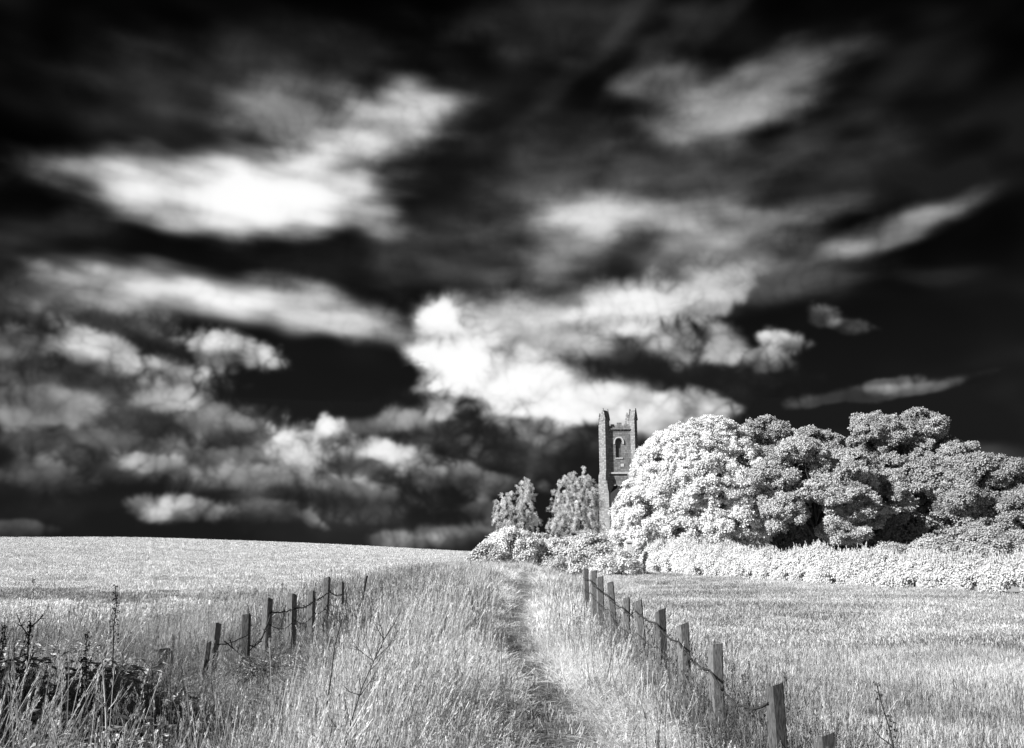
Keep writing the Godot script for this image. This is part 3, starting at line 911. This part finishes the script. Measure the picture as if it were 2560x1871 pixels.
func hedge(b: Array, g: String):
	var a := Vector3(b[0], 0, b[1])
	var e := Vector3(b[2], 0, b[3])
	var mid := (a + e) / 2
	var t := thing("hedge", b[6], "hedge", on_ground(mid.x, mid.z), g)
	var along := (e - a).normalized()
	var face := along.cross(Vector3.UP).normalized()
	if face.z < 0: face = -face
	var len_ := a.distance_to(e)
	var xfs := []
	var cols := []
	var seed_ := rr(0, 100)
	for i in int(len_ * 2000):
		var s := rr(-0.07, 1.07)
		var H: float = b[4] * (0.9 + 0.14 * nz.get_noise_2d(s * len_ * 0.3 + seed_, 3.0) + 0.07 * nz.get_noise_2d(s * len_ * 1.5 + seed_, 9.0))
		H *= 1.0 - 0.2 * smoothstep(0.9, 1.05, s) - 0.2 * smoothstep(0.08, -0.05, s)
		var u := rng.randf()
		var ang := rr(-0.25, PI * 0.85)
		var bulge := 0.9 + 0.1 * nz.get_noise_3d(s * len_ * 0.9 + seed_, ang * 1.3, 1.0) + 0.12 * nz.get_noise_3d(s * len_ * 2.6 + seed_, ang * 3.0, 5.0)
		var rad := bulge * pow(u, 0.22)
		var depth := cos(ang) * 1.15 * rad
		var y := 0.36 + maxf(-0.1, sin(ang) * rad) * (H - 0.36)
		if ang < 0.3 and nz.get_noise_2d(s * len_ * 0.7 + seed_, 20.0) > 0.12: continue
		if nz.get_noise_3d(s * len_ * 0.8 + seed_, y * 1.2, 33.0) > 0.42 and rng.randf() < 0.8: continue
		var p := a.lerp(e, s) + face * depth
		p.y = ground_y(p.x, p.z) + y
		var out := (face * cos(ang) + Vector3.UP * sin(ang) + rdir() * 0.5).normalized()
		var sc := rr(0.42, 0.75)
		var bs := Basis(Quaternion(Vector3.UP, out)) * Basis(Vector3.UP, rr(0, TAU))
		xfs.append(Transform3D(bs.scaled(Vector3.ONE * sc), p - t.position))
		cols.append(b[5] * rr(0.8, 1.15))
		if sin(ang) > 0.75 and rng.randf() < 0.22:   # upright new shoots
			xfs.append(Transform3D(Basis(Vector3.UP, rr(0, TAU)).scaled(Vector3(0.2, 1.5, 0.2)), p - t.position + Vector3(0, rr(0.0, 0.28), 0)))
			cols.append(b[5] * rr(0.9, 1.15))
	scatter("foliage", sprigs.bush, M.leaf_pale, t, xfs, cols).set_meta("kind", "stuff")
	for i in int(len_ * 1.6):
		var s := (i + rr(0.1, 0.9)) / int(len_ * 1.6)
		var st := begin(true)
		var p := a.lerp(e, s) + face * rr(-0.4, 0.4)
		p.y = ground_y(p.x, p.z) - 0.2
		p -= t.position
		tube(st, [p, p + Vector3(rr(-0.1, 0.1), 0.8, rr(-0.1, 0.1)), p + Vector3(rr(-0.4, 0.4), 1.6, rr(-0.4, 0.4))], [0.06, 0.05, 0.02], 5)
		put(flat(st), "stem", M.bark, t)

# ---------------------------------------------------------------- fences
func post_mesh(w: float, tall: float, lean: Vector2) -> ArrayMesh:
	var st := begin()
	var rings := []
	var n := 6
	for i in n:
		var f := i / float(n - 1)
		var y := lerpf(-0.35, tall, f)
		var ring := []
		var sx := 1.0 + rr(-0.04, 0.04)
		for k in 8:
			var cx := [1, 1, 0.72, -0.72, -1, -1, -0.72, 0.72][k] as float
			var cz := [-0.72, 0.72, 1, 1, 0.72, -0.72, -1, -1][k] as float
			var yy := y + (cx * 0.012 + cz * 0.018 + rr(-0.006, 0.006) if i == n - 1 else 0.0)
			ring.append(Vector3(cx * w / 2 * sx + lean.x * y + rr(-0.002, 0.002), yy, cz * w / 2 * sx + lean.y * y + rr(-0.002, 0.002)))
		rings.append(ring)
	for i in n - 1:
		for k in 8:
			var k2 := (k + 1) % 8
			quad(st, rings[i][k], rings[i + 1][k], rings[i + 1][k2], rings[i][k2])
	var c := Vector3.ZERO
	for k in 8: c += rings[-1][k] / 8.0
	c.y -= 0.006
	for k in 8: tri(st, rings[-1][k], c, rings[-1][(k + 1) % 8])
	return flat(st)

func strand(parent: Node, called: String, pts: Array, sags: Array, r: float, barbs := true):
	var st := begin(true)
	var line := []
	for i in pts.size() - 1:
		for s in 8:
			var f := s / 8.0
			var p: Vector3 = pts[i].lerp(pts[i + 1], f)
			p.y -= sags[i] * 4.0 * f * (1.0 - f)
			if s > 0: p += rdir() * 0.008
			line.append(p)
	line.append(pts[-1])
	var radii := []
	for p in line: radii.append(r * rr(0.85, 1.15))
	tube(st, line, radii, 6)
	if barbs:
		for i in range(2, line.size() - 1, 2):
			var dir: Vector3 = (line[i + 1] - line[i - 1]).normalized()
			for k in 2:
				var o := dir.cross(rdir()).normalized() * (r * 2.0 + 0.012)
				tube(st, [line[i] - o, line[i] + o], [r * 0.4, r * 0.4], 4)
	put(flat(st), called, M.wire, parent)

func fence(called: String, label: String, posts: Array, wires: Array):
	var o := on_ground(posts[0].x, posts[0].z)
	var t := thing(called, label, "fence", o)
	for p in posts:
		var g := ground_y(p.x, p.z)
		var tall: float = p.top - g
		var lean: Vector2 = p.get("lean", Vector2(rr(-0.03, 0.03), rr(-0.03, 0.03)))
		var m := put(post_mesh(p.w, tall, Vector2.ZERO), "post", M.wood_dark if p.get("dark", false) else M.wood, t, Vector3(p.x, g, p.z) - o)
		m.rotation = Vector3(lean.y, 0, -lean.x)
		m.rotate_object_local(Vector3.UP, deg_to_rad(p.get("turn", 0.0)))
		# staples
		p.base = Vector3(p.x, g, p.z) - o
		p.tall = tall
		p.lean = lean
	for w in wires:
		var pts := []
		for i in w.at.size():
			var p = posts[w.from + i]
			var y: float = p.tall - w.at[i]
			pts.append(p.base + Vector3(p.lean.x * y + w.get("side", -1.0) * p.w * 0.52, y, p.lean.y * y + p.w * 0.2))
		strand(t, "wire", pts, w.sag, w.r, w.get("barbs", true))
	return t

func build_fences():
	var L := []
	for a in [[-3.47, -10.4, 0.99, 0.10, -15, false], [-3.23, -10.9, 1.06, 0.10, 4, true], [-3.19, -11.6, 1.22, 0.105, -24, false], [-3.0, -12.2, 1.25, 0.11, -22, false], [-2.99, -13.3, 1.25, 0.10, -8, false], [-3.02, -14.4, 1.42, 0.10, -4, false], [-3.0, -15.6, 1.32, 0.085, -12, false]]:
		L.append({"x": a[0], "z": a[1], "top": a[2], "w": a[3], "turn": a[4], "dark": a[5]})
	L[0].lean = Vector2(0.03, 0.0)
	fence("wire_fence", "leaning row of weathered posts with sagging wire left of the track", L, [
		{"from": 0, "at": [0.22, 0.2], "sag": [0.04], "r": 0.006, "side": 1.0},
		{"from": 1, "at": [0.34, 0.16, 0.18, 0.12, 0.2, 0.18], "sag": [0.16, 0.02, 0.03, 0.02, 0.05], "r": 0.009, "side": 1.0},
		{"from": 1, "at": [0.42, 0.32, 0.33, 0.3, 0.36, 0.4], "sag": [0.02, 0.08, 0.09, 0.08, 0.06], "r": 0.005, "side": 1.0}])
	var R := []
	for a in [[1.94, -5.75, 0.66, 0.11, 8, true], [1.89, -6.5, 0.86, 0.105, 12, true], [1.75, -7.8, 1.0, 0.105, 6, false], [1.72, -9.0, 1.09, 0.10, 9, false], [1.72, -10.3, 1.15, 0.10, 12, true], [1.70, -11.5, 1.2, 0.10, -8, false], [1.63, -12.8, 1.17, 0.10, -12, false], [1.61, -14.0, 1.36, 0.11, -4, false], [1.54, -15.5, 1.41, 0.12, 0, false], [1.58, -17.0, 1.49, 0.12, 0, false], [1.6, -19.0, 1.5, 0.11, 10, false]]:
		R.append({"x": a[0], "z": a[1], "top": a[2], "w": a[3], "turn": a[4], "dark": a[5]})
	R[5].lean = Vector2(-0.07, 0.0)
	R[6].lean = Vector2(0.02, 0.0)
	R[7].lean = Vector2(-0.06, 0.0)
	var f = fence("wire_fence", "row of grey posts with slack barbed wire right of the track", R, [
		{"from": 1, "at": [0.12, 0.2, 0.16, 0.14, 0.12, 0.12, 0.18, 0.16, 0.16, 0.16], "sag": [0.14, 0.06, 0.04, 0.03, 0.07, 0.05, 0.03, 0.03, 0.03], "r": 0.010},
		{"from": 2, "at": [0.45, 0.42, 0.40, 0.40, 0.42, 0.40, 0.40, 0.40, 0.40], "sag": [0.05, 0.03, 0.04, 0.03, 0.05, 0.05, 0.03, 0.03], "r": 0.005}])
	# rusted stock netting hanging from the lower wire
	var st := begin()
	var o: Vector3 = f.position
	for i in range(2, 8):
		var a: Dictionary = R[i]
		var b: Dictionary = R[i + 1]
		var pa: Vector3 = a.base + Vector3(0, a.tall - 0.42, 0)
		var pb: Vector3 = b.base + Vector3(0, b.tall - 0.42, 0)
		var n := 9
		for k in range(1, n):
			var p := pa.lerp(pb, k / float(n)) + Vector3(rr(-0.01, 0.01) - 0.04, rr(-0.03, 0.02), 0)
			tube(st, [p, p + Vector3(rr(-0.02, 0.02), -0.3, 0), p + Vector3(rr(-0.03, 0.03), -0.62, 0)], [0.003, 0.003, 0.003], 4)
		for row in 3:
			tube(st, [pa + Vector3(-0.04, -0.1 - row * 0.17, 0), pa.lerp(pb, 0.5) + Vector3(-0.04, -0.13 - row * 0.17, 0), pb + Vector3(-0.04, -0.1 - row * 0.17, 0)], [0.003, 0.003, 0.003], 4)
	put(flat(st), "netting", M.wire, f)
	# lone posts
	var s := thing("broken_post", "short split stump of a post alone in the grass, left of the wire", "post", on_ground(-3.87, -10.0))
	put(post_mesh(0.115, 0.75 - s.position.y, Vector2.ZERO), "post", M.wood_dark, s).rotation = Vector3(0, 0.2, 0)
	s = thing("iron_stake", "thin dark iron stake leaning right beyond the last left post", "stake", on_ground(-2.86, -16.5))
	put(post_mesh(0.04, 1.42 - s.position.y, Vector2.ZERO), "stake", M.wire, s).rotation = Vector3(0, 0.3, -0.16)
	s = thing("corner_post", "split rail post holding loose wire in front of the left fence", "post", on_ground(-3.36, -9.85))
	put(post_mesh(0.05, 0.83 - s.position.y, Vector2.ZERO), "post", M.wood_dark, s).rotation = Vector3(0, 0.2, -0.06)

# ---------------------------------------------------------------- weeds
func stalk(called: String, label: String, at: Vector3, tall: float, lean: Vector2, r: float, twigs: int, heads: float, m: Material, group := ""):
	var t := thing(called, label, "weed", at, group)
	var st := begin(true)
	var pts := []
	var radii := []
	for i in 7:
		var f := i / 6.0
		pts.append(Vector3(lean.x * tall * f * f + rr(-0.01, 0.01), tall * f - (0.1 if i == 0 else 0.0), lean.y * tall * f * f + rr(-0.01, 0.01)))
		radii.append(r * (1.0 - 0.6 * f))
	tube(st, pts, radii, 6)
	put(flat(st), "stem", m, t)
	if twigs > 0:
		for i in twigs:
			var b := begin(true)
			var f := rr(0.35, 0.98)
			var fk: int = min(5, int(f * 6))
			var p: Vector3 = pts[fk].lerp(pts[fk + 1], f * 6 - fk)
			var a := rr(0, TAU)
			var L := tall * rr(0.10, 0.24)
			var dir := Vector3(cos(a), rr(0.5, 1.3), sin(a) * 0.7).normalized()
			var q := p + dir * L * 0.5 + rdir() * 0.015
			var e := q + (dir + Vector3(0, 0.3, 0)).normalized() * L * 0.5
			tube(b, [p, q, e], [r * 0.5, r * 0.4, r * 0.2], 5)
			for k in 2:
				tube(b, [q, q + (dir + rdir() * 0.8).normalized() * L * 0.35], [r * 0.3, r * 0.12], 4)
			put(flat(b), "twig", m, t)
	if heads > 0.0:
		var h := begin()
		for i in int(160 * heads):
			var f := rr(0.55, 1.0)
			var k: int = min(5, int(f * 6))
			var p: Vector3 = pts[k].lerp(pts[k + 1], f * 6 - k)
			p += rdir() * (0.035 * (1.15 - f) / 0.4 + 0.006)
			var n := rdir()
			var s := n.cross(rdir()).normalized() * 0.010
			var u := n.cross(s.normalized()) * 0.010
			quad(h, p - s, p + u, p + s, p - u)
		put(flat(h), "seed_head", m, t).set_meta("kind", "stuff")

func build_weeds():
	var g := "dead weed stalks"
	stalk("dock_stalk", "tall bare dark stalk rising alone left of the twiggy one", on_ground(-1.33, -6.4), 1.15, Vector2(0.09, 0.0), 0.008, 1, 0.0, M.stalk_dark, g)
	stalk("thorn_sapling", "twiggy dark leafless sapling with zigzag branches in the middle grass", on_ground(-1.10, -5.9), 1.15, Vector2(0.26, 0.0), 0.006, 18, 0.0, M.stalk_dark)
	stalk("dock_stalk", "dark dock spike standing up against the pale grass at left", on_ground(-3.98, -9.0), 1.18, Vector2(-0.04, 0), 0.009, 0, 1.0, M.stalk_dark, g)
	stalk("dock_stalk", "pale seed spike rising highest at the far left", on_ground(-6.6, -12.2), 1.35, Vector2(0.0, 0), 0.012, 0, 1.6, M.stalk_pale, g)
	stalk("dock_stalk", "thin dark spike left of the short split stump", on_ground(-3.85, -8.2), 0.85, Vector2(-0.05, 0), 0.008, 0, 0.7, M.stalk_dark, g)
	stalk("dock_stalk", "thick dark stalk near the left edge among pale stems", on_ground(-3.75, -7.0), 1.05, Vector2(-0.03, 0), 0.011, 3, 0.8, M.stalk_dark, g)
	stalk("dock_stalk", "leftmost dark stalk at the edge of the picture", on_ground(-4.05, -7.1), 1.0, Vector2(0.02, 0), 0.009, 2, 0.8, M.stalk_dark, g)
	stalk("dock_stalk", "slender stalk crossing the dark corner at lower left", on_ground(-2.42, -5.5), 0.95, Vector2(-0.08, 0), 0.009, 2, 0.0, M.stalk_pale, g)
	stalk("thorn_sapling", "branching dark stem rising from the meadow at lower right", on_ground(2.95, -5.9), 0.7, Vector2(0.12, 0), 0.006, 5, 0.0, M.stalk_dark)
	stalk("dock_stalk", "dark curved stalk right of the nearest fence post", on_ground(2.6, -6.2), 0.9, Vector2(-0.12, 0), 0.009, 3, 0.3, M.stalk_dark, g)
	stalk("bramble_cane", "dark arching cane lying across the post gap by the black hollow", on_ground(-2.7, -10.2), 0.75, Vector2(-0.9, -0.4), 0.016, 4, 0.0, M.stalk_dark)
	# dock leaves and nettles: broad dark leaves in the near left corner; nettles added to stand in for shade under the fence
	var leaf := begin()
	for i in 26:
		var a := rr(0, TAU)
		var up := rr(0.0, 1.3)
		var dir := Vector3(cos(a), up, sin(a)).normalized()
		var c := Vector3(cos(a), 0, sin(a)) * rr(0.0, 0.09) + Vector3(0, rr(0, 0.42), 0)
		var L := rr(0.05, 0.13)
		var side := dir.cross(Vector3.UP).normalized() * L * rr(0.12, 0.24)
		var p1 := c + dir * L * 0.45
		var p2 := c + dir * L - Vector3(0, L * 0.3, 0)
		quad(leaf, c, p1 + side, p2, p1 + Vector3(0, -0.015, 0))
		quad(leaf, c, p1 + Vector3(0, -0.015, 0), p2, p1 - side)
	var lm := flat(leaf)
	var xfs := []
	var cols := []
	for i in 1100:
		var x := rr(-6.0, -1.9)
		var z := rr(-10.5, -3.5)
		var k := nz.get_noise_2d(x * 0.8, z * 0.8 + 60.0)
		if x + (-z - 3.5) * 0.5 > -1.3 + k * 1.6: continue
		xfs.append(Transform3D(Basis(Vector3.UP, rr(0, TAU)).scaled(Vector3.ONE * rr(0.7, 1.35)), on_ground(x, z)))
		cols.append(rr(0.6, 1.3))
	tag(scatter("dock_leaves", lm, M.leaf_dark, self, xfs, cols), "broad dock and nettle leaves filling the near left corner", "weeds", "", "stuff")
	xfs = []
	cols = []
	for i in 260:
		var a := rr(0, TAU)
		var q := sqrt(rng.randf())
		var p := Vector2(-2.72 + cos(a) * q * 0.42, -10.35 + sin(a) * q * 0.4)
		xfs.append(Transform3D(Basis(Vector3.UP, rr(0, TAU)).scaled(Vector3.ONE * rr(0.45, 0.9)), on_ground(p.x, p.y)))
		cols.append(rr(0.6, 1.3))
	for i in 90:
		var a := rr(0, TAU)
		var q := sqrt(rng.randf())
		xfs.append(Transform3D(Basis(Vector3.UP, rr(0, TAU)).scaled(Vector3.ONE * rr(0.7, 1.2)), on_ground(-2.75 + cos(a) * q * 0.35, -16.4 + sin(a) * q * 0.3)))
		cols.append(rr(0.6, 1.3))
	tag(scatter("added_shade_nettles", lm, M.leaf_dark, self, xfs, cols), "nettle clumps added to darken the shaded hollows under the left fence", "weeds", "", "stuff")

# ---------------------------------------------------------------- grass
func tuft(blades: int, spread: float, tall: float, width: float, bend: float, stalks := 0, head := 0.0) -> ArrayMesh:
	var st := begin()
	for i in blades:
		var a := rr(0, TAU)
		var q := sqrt(rng.randf()) * spread
		var p := Vector3(cos(a) * q, -0.02, sin(a) * q)
		var H := tall * rr(0.55, 1.0)
		var dir := Vector3(cos(a + rr(-1, 1)), 0, sin(a + rr(-1, 1)))
		var lean := bend * rr(0.2, 1.0)
		var w := width * rr(0.7, 1.3)
		var side := Vector3(-dir.z, 0, dir.x).rotated(Vector3.UP, rr(-0.7, 0.7)) * w * 0.5
		var m1 := p + Vector3(0, H * 0.45, 0) + dir * lean * H * 0.15
		var m2 := p + Vector3(0, H * 0.82, 0) + dir * lean * H * 0.5
		var e := p + Vector3(0, H * (1.0 - 0.25 * lean), 0) + dir * lean * H
		quad(st, p - side, m1 - side, m1 + side, p + side)
		quad(st, m1 - side, m2 - side * 0.75, m2 + side * 0.75, m1 + side)
		tri(st, m2 - side * 0.75, e, m2 + side * 0.75)
	for i in stalks:
		var a := rr(0, TAU)
		var p := Vector3(cos(a), 0, sin(a)) * spread * rr(0.1, 0.8)
		var H := tall * rr(1.15, 1.6)
		var dir := Vector3(cos(a), 0, sin(a)) * rr(0.02, 0.22)
		var e := p + Vector3(0, H, 0) + dir * H
		var mid := p + Vector3(0, H * 0.5, 0) + dir * H * 0.3
		for s in [Vector3(0.0022, 0, 0), Vector3(0, 0, 0.0022)]:
			quad(st, p - s, mid - s, mid + s, p + s)
			quad(st, mid - s, e - s, e + s, mid + s)
		for k in 14:
			var f := rr(0.0, 1.0)
			var c := e.lerp(mid, f * head) + rdir() * 0.012 * (0.4 + f)
			var s := rdir() * 0.0035
			tri(st, c - s, c + Vector3(0, 0.02, 0) + dir * 0.03, c + s)
	return flat(st)

func lay(called: String, label: String, category: String, kinds: Array, spots: Array):
	# spots: [x, z, size, tone, lean]
	var by := []
	for k in kinds: by.append([[], []])
	for s in spots:
		var k: int = rng.randi() % kinds.size()
		var b := Basis(Vector3.UP, rr(0, TAU))
		var lean: Vector2 = s[4]
		b = Basis(Vector3(0, 0, 1), -lean.x) * Basis(Vector3(1, 0, 0), lean.y) * b
		by[k][0].append(Transform3D(b.scaled_local(Vector3(s[2], s[2] * s[5], s[2])), Vector3(s[0], ground_y(s[0], s[1]), s[1])))
		by[k][1].append(s[3])
	for k in kinds.size():
		var o := scatter(called, kinds[k], M.grass, self, by[k][0], by[k][1])
		tag(o, label, category, label, "stuff")

func build_grass():
	var rank := []
	for i in 5: rank.append(tuft(20, 0.11, 0.42, 0.0058, rr(0.7, 1.5), 1 if i > 3 else 0, 0.25))
	rank.append(tuft(12, 0.10, 0.5, 0.005, 0.8, 3, 0.3))
	var far_rank := []
	for i in 3: far_rank.append(tuft(18, 0.16, 0.40, 0.010, rr(0.5, 1.0), 0))
	far_rank.append(tuft(12, 0.15, 0.42, 0.01, 0.6, 1, 0.3))
	var short_ := []
	for i in 3: short_.append(tuft(22, 0.11, 0.13, 0.007, 1.0))
	var hay := []
	for i in 4: hay.append(tuft(17, 0.09, 0.28, 0.006, rr(0.3, 0.6), 0, 0.2))
	var far_hay := []
	for i in 3: far_hay.append(tuft(18, 0.22, 0.30, 0.018, 0.45))
	var crop := []
	for i in 3: crop.append(tuft(18, 0.3, 0.26, 0.03, 0.6))
	var spots := []
	var far_spots := []
	var path_spots := []
	# verge and rough ground left of the fence
	for band in [[1.8, 5.0, 170], [5.0, 9.0, 210], [9.0, 14.0, 150], [14.0, 22.5, 85], [22.5, 44.0, 55], [44.0, 66.0, 22]]:
		var x0: float = -0.64 * band[1] - 2.5
		var x1 := 2.7
		if band[0] > 22.0: x0 = -6.5
		if band[0] > 40.0:
			x0 = -4.0
			x1 = 7.0
		for i in int((x1 - x0) * (band[1] - band[0]) * band[2]):
			var x := rr(x0, x1)
			var d := rr(band[0], band[1])
			if x < -0.66 * d - 2.5: continue
			var n := nz.get_noise_2d(x * 0.55, d * 0.55)
			var n2 := nz.get_noise_2d(x * 0.18 + 30.0, d * 0.18)
			if d > 20.5 + n * 1.5 and x < -4.4 + n * 0.6: continue
			var off := absf(x - path_x(d))
			var tone := clampf(0.58 + 0.16 * n2 + 0.2 * n + rr(-0.24, 0.24), 0.1, 0.9)
			var wind := Vector2(0.1 + 0.3 * n + rr(-0.3, 0.3), rr(-0.3, 0.3) + 0.15 * n2)
			var size := clampf(0.95 + 0.3 * n + rr(-0.25, 0.25), 0.5, 1.5)
			var tall := 1.0
			if d < 4.5: size *= 0.75
			# trodden line: short, worn
			var w := 0.25 + 0.12 * nz.get_noise_2d(d * 0.6, 7.0) + 0.08 * nz.get_noise_2d(x * 2.0, d * 2.0)
			if d < 38.0 and off < w:
				if rng.randf() < 0.24: path_spots.append([x, -d, rr(0.5, 1.2), clampf(0.36 + 0.2 * n + rr(-0.2, 0.2), 0.1, 0.75), wind * 1.6, 1.0])
				continue
			if d < 38.0 and off < w + 0.8:
				tall = lerpf(0.2, 1.0, (off - w) / 0.8)
				tone = minf(0.85, tone + 0.1)
			if x > path_x(d) + 0.25 and x < 1.5:
				tall *= 0.65
				tone = minf(0.88, tone + 0.08)
			if x < -2.2 + n: tone *= 0.86  # rougher growth on the left, plus picture-edge darkening put into its tone
			# darker, coarser growth along the posts
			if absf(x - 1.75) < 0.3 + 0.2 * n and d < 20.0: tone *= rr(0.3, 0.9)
			if x > 0.9 and d < 20.0: tall *= 0.8
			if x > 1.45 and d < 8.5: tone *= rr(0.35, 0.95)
			if x > 1.2 and d < 6.9: tall *= 0.6
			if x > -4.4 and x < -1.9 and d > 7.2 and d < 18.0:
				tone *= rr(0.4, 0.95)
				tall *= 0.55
			# weeds crowd it out in the hollow and the near left corner
			if Vector2((x + 2.72) / 0.5, (d - 10.3) / 0.6).length() < 1.0 and rng.randf() < 0.85: continue
			var corner := x + (d - 3.5) * 0.5 < -1.3 + 1.6 * nz.get_noise_2d(x * 0.8, -d * 0.8 + 60.0)
			if corner:
				if rng.randf() < 0.25: continue
				tone *= rr(0.3, 1.1)
			var s := [x, -d, size, tone, wind, tall]
			if d < 15.0: spots.append(s)
			else: far_spots.append(s)
	# seeding stems on the brow above the left fence
	for i in 1500:
		var d := clampf(rng.randfn(20.5, 3.6), 14.5, 34.0)
		far_spots.append([clampf(rng.randfn(-2.7, 0.9), -4.6, -0.6), -d, rr(0.8, 1.7), rr(0.14, 0.6), Vector2(rr(-0.1, 0.2), rr(-0.1, 0.1)), 1.1])
	# dry dark seed stems standing through the grass
	var dry := []
	for i in 2600:
		var d := 3.5 + 20.0 * pow(rng.randf(), 0.8)
		var x := rr(-0.62 * d - 2.0, 2.4)
		if absf(x - path_x(d)) < 0.45 or (x < -2.0 and d > 7.2 and d < 17.0 and rng.randf() < 0.6) or (d > 20.0 and x < -4.4): continue
		dry.append([x, -d, rr(0.75, 1.15), rr(0.06, 0.3), Vector2(rr(-0.15, 0.25), rr(-0.15, 0.15)), rr(0.8, 1.1)])
	for i in 900:
		var d := 4.5 + 14.0 * rng.randf()
		dry.append([rr(2.1, minf(0.6 * d + 1.0, 3.0 + d * 0.3)), -d, rr(0.6, 0.95), rr(0.08, 0.35), Vector2(rr(-0.15, 0.2), rr(-0.15, 0.15)), 0.9])
	lay("dry_stems", "thin dark seeding stems scattered through the pale grass", "grass", [tuft(1, 0.05, 0.5, 0.004, 0.5, 2, 0.3), tuft(2, 0.06, 0.52, 0.005, 1.0, 1, 0.4)], dry)
	lay("tall_grass", "long pale seeding grass covering the near verge and rough ground", "grass", rank, spots)
	lay("verge_grass", "long pale grass farther along the verge up to the brow", "grass", far_rank, far_spots)
	lay("path_grass", "short worn grass on the trodden path", "grass", short_, path_spots)
	# hay meadow on the right
	spots = []
	far_spots = []
	for band in [[4.0, 9.0, 190], [9.0, 15.0, 190], [15.0, 25.0, 120], [25.0, 40.0, 60], [40.0, 80.0, 26]]:
		var x1: float = 0.64 * band[1] + 2.5
		for i in int((x1 - 2.2) * (band[1] - band[0]) * band[2]):
			var x := rr(2.1, x1)
			var d := rr(band[0], band[1])
			if x > 0.66 * d + 2.5 or zone(x, d) != "hay_field": continue
			# stops at the hedge
			if x > 10.6 + (76.0 - d) * 0.44: continue
			var n := nz.get_noise_2d(x * 0.4, d * 0.4 + 90.0)
			var n2 := nz.get_noise_2d(x * 0.09 + 9.0, d * 0.2)
			var tone := clampf(0.48 + 0.16 * n2 + 0.08 * n + rr(-0.24, 0.22), 0.1, 0.85)
			var s := [x, -d, clampf(1.0 + 0.15 * n + rr(-0.2, 0.2), 0.6, 1.4), tone, Vector2(0.06 + rr(-0.12, 0.12), rr(-0.12, 0.12)), 1.0]
			if x < 3.1 and d < 14.0: s[3] *= rr(0.4, 1.0)
			if d < 18.0: spots.append(s)
			else: far_spots.append(s)
	lay("meadow_grass", "upright hay grass in the meadow right of the fence", "grass", hay, spots)
	lay("meadow_grass_beyond", "paler even hay grass stretching to the hedge", "grass", far_hay, far_spots)
	# crop on the left slope
	spots = []
	for band in [[20.5, 34.0, 34], [34.0, 60.0, 16], [60.0, 110.0, 6], [110.0, 190.0, 2.6]]:
		var x0: float = -0.64 * band[1] - 4.0
		for i in int((-4.0 - x0) * (band[1] - band[0]) * band[2]):
			var x := rr(x0, -4.0)
			var d := rr(band[0], band[1])
			if x < -0.66 * d - 4.0: continue
			var n := nz.get_noise_2d(x * 0.2, d * 0.2 + 50.0)
			if fposmod(x * 0.92 + d * 0.38, 24.0) < 0.35 or absf(fposmod(x * 0.92 + d * 0.38, 24.0) - 1.9) < 0.17: continue   # tramlines
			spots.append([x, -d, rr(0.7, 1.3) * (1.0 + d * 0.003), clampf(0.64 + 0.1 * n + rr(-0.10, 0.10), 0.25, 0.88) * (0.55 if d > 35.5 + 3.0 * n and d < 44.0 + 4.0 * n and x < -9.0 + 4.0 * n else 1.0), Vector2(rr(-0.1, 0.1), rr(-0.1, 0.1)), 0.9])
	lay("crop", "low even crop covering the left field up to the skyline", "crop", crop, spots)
